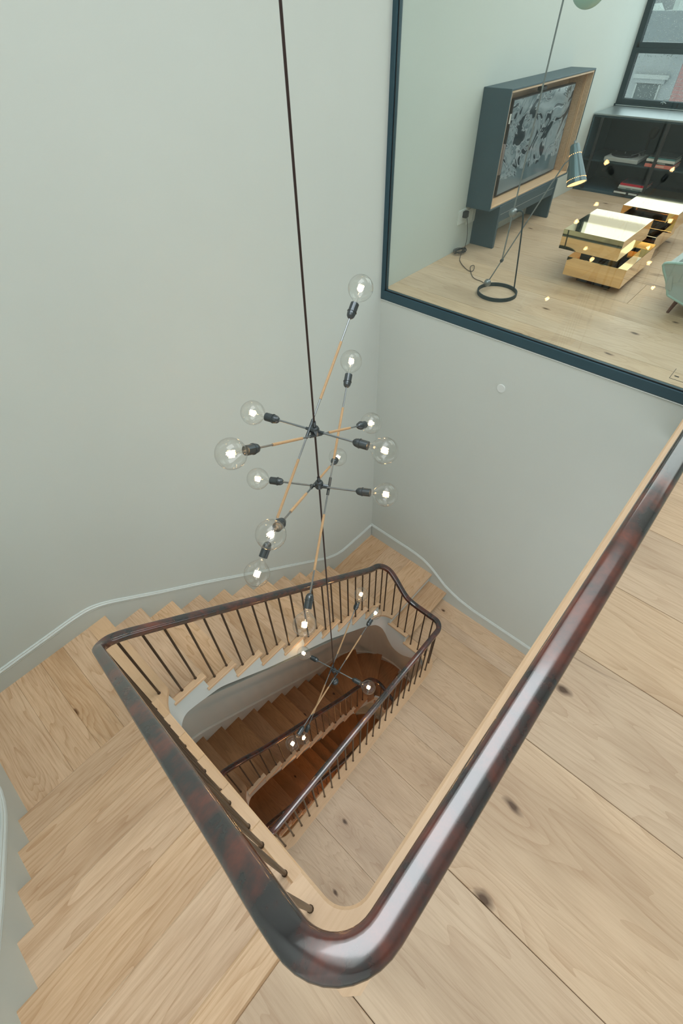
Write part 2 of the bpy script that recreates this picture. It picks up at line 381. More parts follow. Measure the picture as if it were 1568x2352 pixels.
# upper landing
fu = struct('floor', MB().box(XL, XG, YN, -.04, -.3, -.021).box(XL, -.06, -.04, .16, -.3, -.021), 'subfloor', 'pale wide oak plank floor of the top landing right of the near handrail', 'floor')
planks(fu, [XL, -.45, -.091], lambda a, b: (YN, .104), 0)
planks(fu, [-.091, .264, .709, 1.107, 1.463, 1.85, 2.24, 2.64, 3.03], lambda a, b: (YN, -.05), 0)
WELL_U = [(3.03, .023), (0, .023), (0, .188)]
def strip(name, pts, radii, w, z, parent, square=False, th=.032):
    a = rounded(pts, radii, 0, step=.1); b = rounded(pts, radii, w, step=.1, square=square)
    rows = []
    for p0, p1 in zip(a, b):
        rows.append([(p0[0], p0[1], z - th + .008), (p0[0] + p0[2] * -.0 , p0[1], z - .008), (p0[0] + p0[2] * .008, p0[1] + p0[3] * .008, z + .001), (p1[0], p1[1], z + .001), (p1[0], p1[1], z - th), (p0[0] + p0[2] * .01, p0[1] + p0[3] * .01, z - th)])
    return MB().grid(rows, close_v=True, cap=True).make(name, 'nosing', parent)
strip('nosing_strip', WELL_U, [0, .08, 0], .108, 0, fu, square=True)
board('nosing_board', XL, -.108, .104, .188, -.032, .001, 'x', 'tread', fu, .006)
# fascia below the well edge of the top landing
Pf = rounded([(3.03, .023), (0, .023), (0, .17)], [0, .08, 0], .014, step=.2)
ribbon(Pf, [-.03] * len(Pf), [-.32] * len(Pf), .02).make('fascia', 'string', fu)

# middle floor
fm = struct('floor', MB().box(XL, XG, YN, .80, ZL - .2, ZL - .021).box(2.33, XG, .80, 1.2, ZL - .2, ZL - .021).box(XL, -.1, .8, 1.02, ZL - .2, ZL - .021), 'subfloor', 'wide knotty oak plank floor one storey down beside the stairwell', 'floor')
ML = [XL, -.4, -.02, .343, .766, 1.125, 1.52, 1.75, 1.975, 2.353, 2.68, 2.815, 3.032]
planks(fm, ML, lambda a, b: (YN, 1.2 if a > 2.3 else .80 if b > 0 else 1.0), ZL)
polyboard('plank', [(2.19, .80), (2.3518, .80), (2.3518, 1.2), (2.30, 1.2), (2.30, 1.0), (2.25, .88)], ZL - .02, ZL - .0003, 'y', 'oak', fm)
WELL_M = [(2.241, 1.2), (2.241, .87), (0, .87), (0, 1.045)]
strip('nosing_strip', WELL_M, [0, .10, .10, 0], .105, ZL, fm)
Pm = rounded(WELL_M, [0, .10, .10, 0], .014, step=.2)
ribbon(Pm, [ZL - .03] * len(Pm), [ZL - .2] * len(Pm), .02).make('fascia', 'string', fm)
# floor below
fl = struct('floor', MB().box(XL, XG, YN, .80, F3 - .2, F3 - .021).box(2.33, XG, .80, 1.085, F3 - .2, F3 - .021).box(XL, -.1, .8, 1.02, F3 - .2, F3 - .021), 'subfloor', 'dim oak plank floor two storeys down the stairwell', 'floor')
planks(fl, [XL, -.4, 0, .4, .8, 1.2, 1.6, 2.0, 2.353, 2.9], lambda a, b: (YN, 1.08 if a > 2.3 else .80), F3)
strip('nosing_strip', [(2.241, 1.08), (2.241, .87), (0, .87), (0, 1.045)], [0, .10, .10, 0], .105, F3, fl)
struct('floor', MB().box(XL, XG, YN, YW, -9.6, -9.4), 'oak', 'dark oak floor at the very bottom of the stairwell', 'floor')
# living-room floor
fr = struct('floor', MB().box(XG + .12, XR, YN, YW, -.3, -.021).box(XG, XG + .12, .02, YW, -.075, -.062), 'subfloor', 'pale oak plank floor of the living room behind the glass', 'floor')
RS = [XG + .055, 3.24, 3.745, 4.0, 4.42, 4.80, 5.22, 5.62, 5.98, 6.36, 6.78, XR]
rr = random.Random(3)
for a, b in zip(RS[:-1], RS[1:]):
    j = rr.uniform(-.6, 1.9) if (b - a) > .3 else None
    ys = [YN, YW] if j is None else [YN, j, YW]
    for q0, q1 in zip(ys[:-1], ys[1:]):
        board('plank', a + .0012, b - .0012, q0 + .001, q1 - .001, -.02, 0, 'y', 'oak', fr, .0015)

# ------------------------------------------------------------------ baseboards
def baseboard(name, P, ztop, depth, label, parent=None):
    """P: (x,y,nx,ny) along the wall with normal into the room; moulded cap, flat board below"""
    prof = [(0, 0), (.006, 0), (.010, -.004), (.010, -.011), (.014, -.014), (.017, -.020), (.014, -.026), (.011, -.029), (.011, -.034), (.013, -.037), (.010, -.040)]
    cap = MB(); flat = MB()
    cap.grid([[(x + nx * d, y + ny * d, z + h) for d, h in prof] for (x, y, nx, ny), z in zip(P, ztop)])
    flat.grid([[(x + nx * d, y + ny * d, z + h) for d, h in ((.010, -.039), (.010, -depth), (0, -depth))] for (x, y, nx, ny), z in zip(P, ztop)])
    o = flat.make(name, 'trim', None, origin=(0, 0, 0)); tag(o, label, 'baseboard', kind='structure')
    cap.make('cap_moulding', 'trimcap', o, smooth=False)
    return o
BB = [(-.793, -1.045), (-.5, -1.043), (-.086, -1.038), (0, -1.045), (.059, -1.062), (.12, -1.095), (.186, -1.142), (.46, -1.362), (.794, -1.617), (1.155, -1.906), (1.458, -2.148), (2.218, -2.745), (2.32, -2.80), (2.40, -2.838), (2.482, -2.858), (2.769, -2.866), (3.034, -2.87)]
xs = np.arange(-.793, 3.0341, .03); zs = np.interp(xs, [q[0] for q in BB], [q[1] for q in BB])
baseboard('baseboard_back', [(x, YW, 0, -1) for x in xs], zs, .42, 'pale grey moulded baseboard sweeping down the long wall beside the stairs')
BE = [(.02, -3.24), (.787, -3.236), (.982, -3.205), (1.08, -3.172), (1.188, -3.125), (1.367, -2.99), (1.45, -2.94), (1.537, -2.902), (1.65, -2.882), (1.763, -2.876), (2.33, -2.87)]
ys = np.arange(2.33, -1.69, -.03); zs = np.interp(ys, [q[0] for q in BE], [q[1] for q in BE])
baseboard('baseboard_end', [(XG, y, -1, 0) for y in ys], zs, .36, 'pale grey moulded baseboard curving down the wall below the glass to the middle floor')
BL = [(-1.7, .19), (.1, .19), (.2, .13), (.3, .04), (.971, -.542), (1.047, -.606), (1.25, -.77), (1.415, -.903), (1.5, -.965), (1.58, -1.01), (1.665, -1.045), (2.33, -1.045)]
ys = np.arange(-1.69, 2.331, .03); zs = np.interp(ys, [q[0] for q in BL], [q[1] for q in BL]) + .035
baseboard('baseboard_left', [(XL, y, 1, 0) for y in ys], zs, .42, 'pale grey moulded baseboard climbing the side wall beside the nearest treads')
for k, (dz, lab) in enumerate(((0, 'grey moulded baseboard sweeping down beside the dim stairs below the middle floor'), (-2.873, 'grey moulded baseboard beside the darkest stairs at the bottom'))):
    P = [(x, YW, 0, -1) for x in np.arange(-.79, 2.1, .03)] + [(CVC[0] + CVR * math.cos(t), CVC[1] + CVR * math.sin(t), -math.cos(t), -math.sin(t)) for t in np.linspace(math.pi / 2, 0, 24)] + [(2.9, y, -1, 0) for y in np.arange(1.5, .3, -.03)]
    s = arclen(P); s0 = .79
    z = np.interp(s, [0, s0 - .02, s0 + .07, s0 + .2, s0 + 1.85, s0 + 2.1, s0 + 3.35, s0 + 4.2], [-3.755, -3.75, -3.775, -3.86, -5.165, -5.30, -5.77, -6.1]) + dz
    baseboard('baseboard_lower', P, z, .40, lab)

# ------------------------------------------------------------------ staircases
def return_strip(parent, x0, x1, y0, y1, z, along):
    board('return_nosing', x0, x1, y0, y1, z - .030, z + .001, along, 'nosing', parent, .005)
TH = .03
def flight1(st, y_first, n, zland, rise, mat='tread'):
    """treads along the left wall; y_first = front edge of the lowest tread"""
    for i in range(1, n + 1):
        z = zland + rise * i; yf = y_first - G * (i - 1); yb = yf - G - .022
        board('tread', XL, -.045, yb, yf, z - TH, z, 'x', mat, st, .005)
        return_strip(st, -.045, 0, yb - .008, yf, z, 'y')
    for i in range(0, n + 1):
        yf = y_first - G * i - .024
        MB().box(XL, -.02, yf - .015, yf, zland + rise * i - .01, zland + rise * (i + 1) - TH).make('riser', 'string', st)
def flight2(st, x_first, n, ztop, rise, yin=1.543, yw=YW, mat='tread'):
    for k in range(1, n + 1):
        z = ztop - rise * k; xf = x_first + G * k; xb = xf - G - .022
        board('tread', xb, xf, yin + .045, yw, z - TH, z, 'y', mat, st, .005)
        return_strip(st, xb - .008, xf, yin, yin + .045, z, 'x')
    for k in range(0, n + 1):
        xr = x_first + G * k - .024
        MB().box(xr - .015, xr, yin + .02, yw, ztop - rise * (k + 1) - .01, ztop - rise * k - TH).make('riser', 'string', st)
st1 = empty('staircase', (0, 1.5, ZL), 'pale oak staircase winding down two quarter landings from the top floor', 'staircase', kind='structure')
R1, R2, R3_ = .17357, .16955, .1675
flight1(st1, 1.475, 6, ZB, R1)
flight2(st1, .08, 10, ZB, R2)
# quarter landing B : planks along Y, front edge x=.08 with nosing board, inner corner rounded
for a, b in zip([XL, -.53, -.37, -.222], [-.53, -.37, -.222, -.045]):
    board('plank', a + .0004, b - .0004, 1.452, YW, ZB - TH, ZB, 'y', 'tread', st1, .0012)
def landing_corner(parent, z, cx, cy, r, quadr, xo, yo):
    pass
polyboard('landing_nosing', [(-.045, YW), (.08, YW), (.08, 1.60), (.078, 1.572), (.066, 1.553), (.046, 1.532), (.026, 1.505), (.012, 1.478), (0, 1.44), (-.045, 1.44)], ZB - TH, ZB + .001, 'y', 'nosing', st1)
# quarter landing C : planks along X
for a, b in zip([1.43, 1.705, 2.03], [1.705, 2.03, YW]):
    board('plank', 2.276, XG, a + .0004, b - .0004, ZC - TH, ZC, 'x', 'tread', st1, .0012)
polyboard('landing_nosing', [(2.21, YW), (2.276, YW), (2.276, 1.43), (XG, 1.43), (XG, 1.386), (2.245, 1.386), (2.241, 1.42), (2.23, 1.455), (2.215, 1.48), (2.19, 1.507), (2.165, 1.524), (2.13, 1.538), (2.09, 1.543), (2.09, 1.585), (2.21, 1.60)], ZC - TH, ZC + .001, 'x', 'nosing', st1)
# short last flight: one tread above the middle floor
board('tread', 2.29, XG, 1.15, 1.386 + .03, ZC - R3_ - TH, ZC - R3_, 'x', 'tread', st1, .005)
return_strip(st1, 2.245, 2.29, 1.172, 1.432, ZC - R3_, 'y')
for yf, z1 in ((1.386 + .024, ZC), (1.172 + .024, ZC - R3_)):
    MB().box(2.265, XG, yf, yf + .015, z1 - R3_ - .01, z1 - TH).make('riser', 'string', st1)

def string_ribbon(st, Pw, treadz, botctrl, off=.014, th=.025):
    P = Pw; s = arclen(P)
    zt = np.array([treadz(x, y) for x, y, _, _ in P]) - .027
    zb = zprofile(P, s, botctrl, .03)
    zb = np.minimum(zb, zt - .03)
    return ribbon(P, zt, zb, th).make('string_board', 'string', st)
def tz1(x, y):
    if x < .06 and y < 1.475 - .024:
        i = math.floor((1.475 - .024 - y) / G) + 1
        return ZB + R1 * min(i, 7)
    if x < .08 - .024 and y > 1.4: return ZB
    if y > 1.47 and x < 2.20:
        k = math.floor((x - .08 + .024) / G) + 1
        return ZB - R2 * min(max(k, 0), 11)
    if y > 1.386 + .024: return ZC
    if y > 1.172 + .024: return ZC - R3_
    return ZL
Ps = rounded([(0, .19), (0, 1.543), (2.245, 1.543), (2.245, .98)], [0, .09, .10, 0], .014, na=14, step=.012)
string_ribbon(st1, Ps, tz1, [(-.01, .2, -.32), (-.01, .4, -.55), (-.01, 1.3, -1.42), (0, 1.5, -1.63), (.1, 1.555, -1.62), (.337, 1.555, -1.69), (.723, 1.555, -2.04), (1.437, 1.555, -2.60), (2.0, 1.555, -3.14), (2.24, 1.5, -3.45), (2.255, 1.42, -3.66), (2.255, 1.33, -3.77), (2.255, 1.2, -3.77), (2.255, 1.1, -3.68), (2.255, .99, -3.60)])
sf = MB()
sf.quad((XL, .19, -.31), (-.012, .19, -.31), (-.012, 1.5, -1.62), (XL, 1.5, -1.62))
sf.quad((XL, 1.5, -1.62), (-.012, 1.5, -1.62), (-.012, YW, -1.62), (XL, YW, -1.62))
sf.quad((-.012, 1.575, -1.62), (.14, 1.575, -1.62), (.14, YW, -1.62), (-.012, YW, -1.62))
sf.quad((.14, 1.575, -1.62), (2.26, 1.575, -3.36), (2.26, YW, -3.36), (.14, YW, -1.62))
sf.quad((2.26, 1.5, -3.36), (XG, 1.5, -3.40), (XG, YW, -3.40), (2.26, YW, -3.36))
sf.quad((2.27, 1.5, -3.40), (2.27, .95, -3.63), (XG, .95, -3.63), (XG, 1.5, -3.40))
sf.make('soffit', 'wall', st1)

# lower storeys
RL = .169
def lower_stair(dz, label, deeper):
    z0 = ZL + dz; zb = z0 - 3 * .17
    st = empty('staircase', (0, 1.5, z0), label, 'staircase', kind='structure')
    flight1(st, 1.475, 2, zb, .17, 'tread_shaded')
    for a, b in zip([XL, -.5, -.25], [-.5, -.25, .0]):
        board('plank', a + .001, b - .001, 1.452, YW, zb - TH, zb, 'y', 'tread_shaded', st, .0015)
    polyboard('landing_nosing', [(0, YW), (.1, YW), (.1, 1.60), (.094, 1.572), (.076, 1.553), (.05, 1.532), (.026, 1.505), (.012, 1.478), (0, 1.44), (-.045, 1.44), (-.045, 1.46), (0, 1.52)], zb - TH, zb + .001, 'y', 'tread_shaded', st)
    flight2(st, .1, 8, zb, RL, mat='tread_shaded')
    zw = zb - 8 * RL
    pv = (2.19, 1.52)
    def wallpt(x, y):   # ray from the pivot to the curved wall
        dx, dy = x - pv[0], y - pv[1]; lo, hi = 0, 3
        for _ in range(40):
            mid = (lo + hi) / 2; qx, qy = pv[0] + dx * mid, pv[1] + dy * mid
            inside = (math.hypot(qx - CVC[0], qy - CVC[1]) < CVR + .005) if qx > CVC[0] else qy < YW
            lo, hi = (mid, hi) if inside else (lo, mid)
        return (pv[0] + dx * lo, pv[1] + dy * lo)
    def arcpts(a, b):
        ta, tb = math.atan2(a[1] - pv[1], a[0] - pv[0]), math.atan2(b[1] - pv[1], b[0] - pv[0])
        return [wallpt(pv[0] + math.cos(ta + (tb - ta) * i / 6), pv[1] + math.sin(ta + (tb - ta) * i / 6)) for i in range(7)]
    lines = [(1.85, 2.33), wallpt(2.50, 2.08), wallpt(2.79, 1.83), wallpt(2.9, 1.53)]
    inn = [(1.80, 1.543), (2.10, 1.545), (2.205, 1.51), (2.245, 1.44)]
    for i in range(3):
        z = zw - RL * (i + 1)
        a, b = lines[i], lines[i + 1]
        if i == 0: ap = [(1.80, YW)] + [(x, YW) for x in (2.0,)] + arcpts((2.1, 2.32), b)
        else:
            back = (a[0] - .02 * (i == 1), a[1] + .02); ap = arcpts(back, b)
        poly = [inn[i]] + ap + [inn[i + 1]]
        ang = math.atan2(b[1] - pv[1], b[0] - pv[0])
        polyboard('tread', poly, z - TH, z + .0005 * i, ang, 'tread_shaded', st)
        # riser under this nosing
        d = Vector((b[0] - inn[i + 1][0], b[1] - inn[i + 1][1])).normalized(); nn = Vector((-d.y, d.x)) * .02
        if i < 3:
            q0 = Vector(inn[i + 1]) + nn; q1 = Vector(b) + nn; q2 = q1 + nn * .7; q3 = q0 + nn * .7
            MB().prism([tuple(q0), tuple(q1), tuple(q2), tuple(q3)], z - RL - .01, z - TH).make('riser', 'string', st)
    z = zw - 3 * RL
    for i, (yb, yf) in enumerate(((1.555, 1.30), (1.325, 1.085))):
        zz = z - RL * (i + 1)
        board('tread', 2.29, 2.9, yf, yb, zz - TH, zz, 'x', 'tread_shaded', st, .005)
        return_strip(st, 2.245, 2.29, yf, yb + .008, zz, 'y')
        MB().box(2.265, 2.9, yf + .024, yf + .039, zz - RL - .01, zz - TH).make('riser', 'string', st)
    def tz(x, y):
        if x < .06 and y < 1.475 - .024:
            return zb + .17 * min(math.floor((1.451 - y) / G) + 1, 3)
        if x < .076 and y > 1.4: return zb
        if y > 1.47 and x < 2.20:
            if x < 1.816 - .024: return zb - RL * max(0, math.floor((x - .1 + .024) / G) + 1)
            return zw - RL * (1 if x < 2.10 else 2)
        if y > 1.44: return zw - 2 * RL
        if y > 1.324: return zw - 3 * RL - RL
        if y > 1.109: return zw - 5 * RL
        return zw - 6 * RL
    P = rounded([(0, 1.03), (0, 1.543), (2.245, 1.543), (2.245, .98)], [0, .09, .10, 0], .014, na=14, step=.012)
    string_ribbon(st, P, tz, [(-.01, 1.04, z0 - .25), (0, 1.5, zb - .33), (.15, 1.555, zb - .36), (.4, 1.555, zb - .45), (1.2, 1.555, zb - 1.02), (1.9, 1.555, zb - 1.60), (2.24, 1.5, zb - 2.0), (2.255, 1.3, zb - 2.3), (2.255, 1.0, zb - 2.6)])
    s_ = MB()
    s_.quad((XL, 1.03, z0 - .25), (-.012, 1.03, z0 - .25), (-.012, 1.5, zb - .35), (XL, 1.5, zb - .35))
    s_.quad((XL, 1.5, zb - .35), (-.012, 1.5, zb - .35), (-.012, YW, zb - .35), (XL, YW, zb - .35))
    s_.quad((-.012, 1.575, zb - .35), (.14, 1.575, zb - .35), (.14, YW, zb - .35), (-.012, YW, zb - .35))
    s_.quad((.14, 1.575, zb - .35), (2.2, 1.575, zb - 1.88), (2.2, YW, zb - 1.88), (.14, YW, zb - .35))
    s_.quad((2.2, 1.575, zb - 1.88), (2.9, 1.575, zb - 2.2), (2.9, YW, zb - 2.2), (2.2, YW, zb - 1.88))
    s_.make('soffit', 'wall', st)
    return st
lower_stair(0, 'oak staircase with winding treads seen down the well below the middle floor', True)
lower_stair(-2.873, 'darkest oak staircase at the bottom of the well', False)

# ------------------------------------------------------------------ balustrades
RAILPROF = [(.0250 * math.copysign(abs(math.cos(t)) ** .55, math.cos(t)),   .0235 * math.copysign(abs(math.sin(t)) ** .48, math.sin(t))) for t in np.linspace(0, 2 * math.pi, 20, endpoint=False)]
def handrail(P, z, parent):
    rows = []; n = len(P)
    for i in range(n):
        a, b = max(0, i - 1), min(n - 1, i + 1)
        t = Vector((P[b][0] - P[a][0], P[b][1] - P[a][1], z[b] - z[a])).normalized()
        N = Vector((P[i][2], P[i][3], 0)); U = t.cross(N); U = U if U.z > 0 else -U
        c = Vector((P[i][0], P[i][1], z[i]))
        rows.append([c + N * u + U * w for u, w in RAILPROF])
    return MB().grid(rows, close_v=True, cap=True).make('handrail', 'rail', parent, smooth=True)
def dedupe(P):
    out = [P[0]]
    for q in P[1:]:
        if math.hypot(q[0] - out[-1][0], q[1] - out[-1][1]) > 1e-4: out.append(q)
    return out
def baluster(parent, x, y, z0, P, z, r=.0072, lo=0, hi=1e9):
    s = arclen(P); best = min((i for i in range(len(P)) if lo <= s[i] <= hi), key=lambda i: (P[i][0] - x) ** 2 + (P[i][1] - y) ** 2)
    zt = z[best] - .012
    b = MB().lathe([(r, 0), (r, zt - z0)], (x, y, z0), (0, 0, 1), 10)
    b.lathe([(r * 1.35, 0), (r * 1.35, .006), (r, .010)], (x, y, z0), (0, 0, 1), 10)
    return b.make('baluster', 'iron', parent, origin=(x, y, z0), smooth=False)
b1 = empty('balustrade', (0, 0, 0), 'dark mahogany handrail on thin iron balusters from the top landing down to the middle floor', 'railing', kind='structure')
d = .045
Pr = dedupe(rounded([(3.02, -.027), (-.057, -.027), (-.057, 1.586), (2.283, 1.586), (2.283, .82), (-.045, .82), (-.045, .96)], [0, .085, .075, .12, .10, .08, 0], 0, na=10, step=.03))
zr = zprofile(Pr, arclen(Pr), [(3.02, -.027, .823), (.1, -.027, .823), (.02, -.027, .82), (-.05, .02, .816), (-.057, .09, .785), (-.057, .2, .665), (-.057, 1.5, -.415), (-.035, 1.565, -.475), (.05, 1.586, -.52), (2.07, 1.586, -2.150), (2.2, 1.586, -2.215), (2.275, 1.52, -2.285), (2.283, 1.45, -2.36), (2.283, 1.318, -2.52), (2.283, 1.24, -2.575), (2.283, 1.15, -2.592), (2.283, .95, -2.592), (2.1, .82, -2.592), (0, .82, -2.592), (-.04, .85, -2.60), (-.045, .96, -2.66)], .03)
handrail(Pr, zr, b1)
sr = arclen(Pr)
s_corner = sr[min(range(len(Pr)), key=lambda i: (Pr[i][0] + .057) ** 2 + (Pr[i][1] - 1.2) ** 2)]
for j in range(29):
    baluster(b1, 2.95 - .1035 * j, -.028, 0, Pr, zr, hi=sr[-1] * .45)
baluster(b1, -.045, .115, 0, Pr, zr, hi=sr[-1] * .45)
for i in range(1, 7):
    yf = 1.475 - G * (i - 1)
    for q in (.055, .160): baluster(b1, -.043, yf - q, ZB + R1 * i, Pr, zr, hi=sr[-1] * .6)
baluster(b1, -.040, 1.50, ZB, Pr, zr, hi=sr[-1] * .6); baluster(b1, .024, 1.583, ZB, Pr, zr, hi=sr[-1] * .6)
for k in range(1, 11):
    for q in (.055, .160): baluster(b1, .08 + G * (k - 1) + q, 1.583, ZB - R2 * k, Pr, zr)
for x, y, z in ((2.25, 1.565, ZC), (2.262, 1.513, ZC), (2.283, 1.417, ZC), (2.283, 1.321, ZC - R3_), (2.283, 1.223, ZC - R3_), (2.283, 1.123, ZL), (2.283, 1.025, ZL), (2.278, .925, ZL), (2.235, .84, ZL)):
    baluster(b1, x, y, z, Pr, zr, lo=sr[-1] * .5)
for j in range(22):
    baluster(b1, 2.142 - .1012 * j, .82, ZL, Pr, zr, lo=sr[-1] * .55)
baluster(b1, -.04, .90, ZL, Pr, zr, lo=sr[-1] * .8)
def lower_rail(dz, label):
    z0 = ZL + dz; zb = z0 - .51; zw = zb - 8 * RL; zf = z0 - 2.873
    b = empty('balustrade', (0, .9, z0), label, 'railing', kind='structure')
    P = dedupe(rounded([(-.045, .962), (-.045, 1.588), (2.285, 1.588), (2.285, .82), (-.045, .82)], [0, .075, .16, .10, 0], 0, na=12, step=.03))
    z = zprofile(P, arclen(P), [(-.045, .965, z0 + .755), (-.045, 1.05, z0 + .70), (-.045, 1.5, z0 + .36), (0, 1.588, z0 + .31), (.06, 1.588, z0 + .27), (.2, 1.588, z0 + .13), (.38, 1.588, z0 - .08), (1.6, 1.588, z0 - 1.13), (2.12, 1.588, z0 - 1.50), (2.285, 1.45, z0 - 1.78), (2.285, 1.15, zf + .86), (2.285, .95, zf + .823), (2.1, .82, zf + .823), (-.04, .82, zf + .823)], .04)
    handrail(P, z, b); s = arclen(P); E_ = s[-1]
    for i in range(1, 3):
        for q in (.055, .160): baluster(b, -.04, 1.475 - G * (i - 1) - q, zb + .17 * i, P, z, hi=E_ * .3)
    baluster(b, .03, 1.583, zb, P, z, hi=E_ * .4)
    for k in range(1, 9):
        for q in (.055, .160): baluster(b, .1 + G * (k - 1) + q, 1.586, zb - RL * k, P, z)
    for x, y, k in ((1.90, 1.586, 1), (2.02, 1.586, 1), (2.13, 1.58, 2), (2.24, 1.53, 3)): baluster(b, x, y, zw - RL * k, P, z)
    for y, k in ((1.45, 4), (1.345, 4), (1.24, 5), (1.135, 5)): baluster(b, 2.283, y, zw - RL * k, P, z)
    for j in range(23): baluster(b, 2.2 - .1 * j, .82, zf, P, z, lo=E_ * .6)
lower_rail(0, 'dark handrail and balusters along the dim stairs below the middle floor')
lower_rail(-2.873, 'lowest dark handrail and balusters at the bottom of the well')

# ------------------------------------------------------------------ glazed partition (window_1)
g1 = empty('window_1', (XG, 1.2, 0), 'large clear glass partition with slim dark steel frame above the stairwell', 'glass partition', kind='structure')
MB().box(XG - .004, XG + .05, -1.65, YW - .0, -.062, 0).make('bottom_channel', 'steel', g1)
MB().box(XG - .006, XG + .02, -1.65, YW, -.071, -.066).make('shadow_bead', 'trimcap', g1)
MB().box(XG - .004, XG + .05, YW - .030, YW, 0, 2.8).make('side_channel', 'steel', g1)
MB().box(XG + .010, XG + .014, YW - .036, YW - .030, 0, 2.8).box(XG + .010, XG + .014, -1.65, YW - .03, 0, .008).make('gasket', 'black', g1)
MB().box(XG + .016, XG + .028, -1.65, YW - .028, .0, 2.8).make('glass_pane', 'glass', g1)

# ------------------------------------------------------------------ round wall plate
wp = MB().lathe([(.0, 0), (.034, 0), (.034, .004), (.031, .006), (.0, .006)], (XG, 1.160, -.416), (-1, 0, 0), 32, False).make('wall_plate', 'white')
tag(wp, 'small round blank cover plate on the wall below the glass', 'wall plate')

# ------------------------------------------------------------------ chandelier
PX, PY = 1.13, 1.205
ch = empty('chandelier', (PX, PY, -2.42), 'tall chandelier of crossing gunmetal and tan-wrapped rods with clear globe bulbs hanging in the stairwell', 'chandelier')
KS = PX / 1.13
def cs(x, y, z): return Vector((x * KS, y * KS, CAMZ + z * KS))     # z measured from the camera
hubz = {1: -1.294, 2: -1.627, 3: -3.844}
hub = {k: cs(1.13, 1.205, z) for k, z in hubz.items()}
zball = cs(1.13, 1.205, -4.076).z
MB().tube([(PX, PY, 2.8), (PX, PY, hub[1].z)], .0042, 8).make('cord', 'cord', ch)
MB().tube([(PX, PY, hub[1].z), (PX, PY, hub[2].z)], .0046, 8).make('stem', 'cord', ch)
MB().tube([(PX, PY, hub[2].z), (PX, PY, zball)], .0046, 8).make('stem', 'cord', ch)
MB().sphere((PX, PY, zball), .034, 16).make('ball_finial', 'gun', ch, smooth=True)
for k in hub:
    h = hub[k]
    MB().lathe([(0, -.018), (.019, -.018), (.021, -.014), (.021, .012), (.017, .020), (.008, .022), (.008, .05), (0, .05)], h, (0, 0, 1), 20, False).make('hub', 'gun', ch)
rods = [  # mid offset, half vector, hub, wrapped
    ((.001, 0, .001), (-.082, .326, -.012), 1, 0), ((-.006, -.011, -.015), (-.471, -.062, .239), 1, 1), ((-.012, .020, .008), (.524, .153, .398), 1, 1),
    ((-.006, -.003, -.006), (-.135, .312, -.045), 2, 0), ((-.022, .019, -.003), (-.497, -.2955, .316), 2, 1), ((.029, -.04, -.008), (.503, .29, .349), 2, 1),
    ((-.0135, -.029, .0815), (-.0675, .303, -.0055), 3, 0), ((.006, -.034, -.009), (.635, .103, .044), 3, 1), ((-.009, .024, .005), (.457, .061, .567), 3, 1)]
BR = .057
GLOBE = [(.013, -.076), (.014, -.067), (.018, -.060), (.028, -.051), (.040, -.041)] + [(BR * math.sin(t), -BR * math.cos(t)) for t in np.linspace(math.radians(52), math.pi, 14)]
for mo, hv, hk, wrap in rods:
    c = hub[hk] + Vector(mo) * KS; hv = Vector(hv) * KS; L = hv.length; u = hv / L
    rl = L - .148
    MB().tube([c - u * rl, c + u * rl], .0042 if wrap else .0048, 8).make('rod', 'rodgrey', ch)
    MB().tube([c - u * .045, c + u * .045], .0072, 8).make('clamp', 'gun', ch)
    side = u.cross(Vector((0, 0, 1))).normalized()
    if (c - hub[hk]).length > .012: MB().tube([hub[hk], c], .006, 8).make('bracket', 'gun', ch)
    for sg in (1, -1):
        v = u * sg
        if wrap: MB().tube([c + v * (rl * .27), c + v * (rl * .79)], .0062, 8).make('sleeve', 'leather', ch)
        so = c + v * (L - .148)
        sk = MB().lathe([(0, 0), (.006, 0), (.012, .004), (.017, .011), (.0195, .022), (.0195, .030), (.022, .031), (.022, .034), (.0195, .035), (.0195, .072), (.017, .073), (.0, .073)], so, v, 20, False).make('socket', 'gun', ch, smooth=False)
        bo = c + v * L
        bu = MB().lathe(GLOBE, bo, v, 24, False).make('bulb', 'bulb', ch, origin=tuple(bo), smooth=True)
        a1 = v.cross(Vector((.3, .2, 1))).normalized(); a2 = v.cross(a1); fm_ = MB(); loop = []
        for q in range(25):
            t = 2 * math.pi * q / 24; rr0 = .0085 + .0035 * math.cos(t * 3)
            loop.append(bo + (a1 * math.cos(t) + a2 * math.sin(t)) * rr0 + v * (.011 * (1 if q % 2 else -1)))
        fm_.tube(loop, .0030, 6)
        fm_.make('filament', 'filament', bu, smooth=True)
        MB().lathe([(.007, -.070), (.006, -.050), (.0025, -.040), (.0012, -.012)], bo, v, 8).make('glass_stem', 'bulb', bu, smooth=True)

# ------------------------------------------------------------------ living room: television cabinet
tv = empty('media_cabinet', (4.94, 2.2, 0), 'dark steel wall cabinet lined with oak around the screen, on two slab legs', 'cabinet')
X0, X1, Z0, Z1, YF = 4.182, 5.70, .333, 1.106, 2.10
MB().cbox(X0, X0 + .012, YF, YW - .001, Z0, Z1, .002).make('side_panel', 'steel', tv); MB().cbox(X1 - .012, X1, YF, YW - .001, Z0, Z1, .002).make('side_panel', 'steel', tv)
MB().cbox(X0 + .012, X1 - .012, YF, YW - .001, Z1 - .012, Z1, .002).make('top_panel', 'steel', tv); MB().cbox(X0 + .012, X1 - .012, YF, YW - .001, Z0, Z0 + .012, .002).make('bottom_panel', 'steel', tv)
MB().cbox(X0 + .013, X1 - .013, YF + .004, YW - .004, Z0 + .012, Z0 + .026, .002).make('oak_shelf', 'nosing', tv)
MB().cbox(X0 + .013, X1 - .013, YF + .004, YW - .004, Z1 - .026, Z1 - .012, .002).make('oak_lining', MAT['oak'], tv)
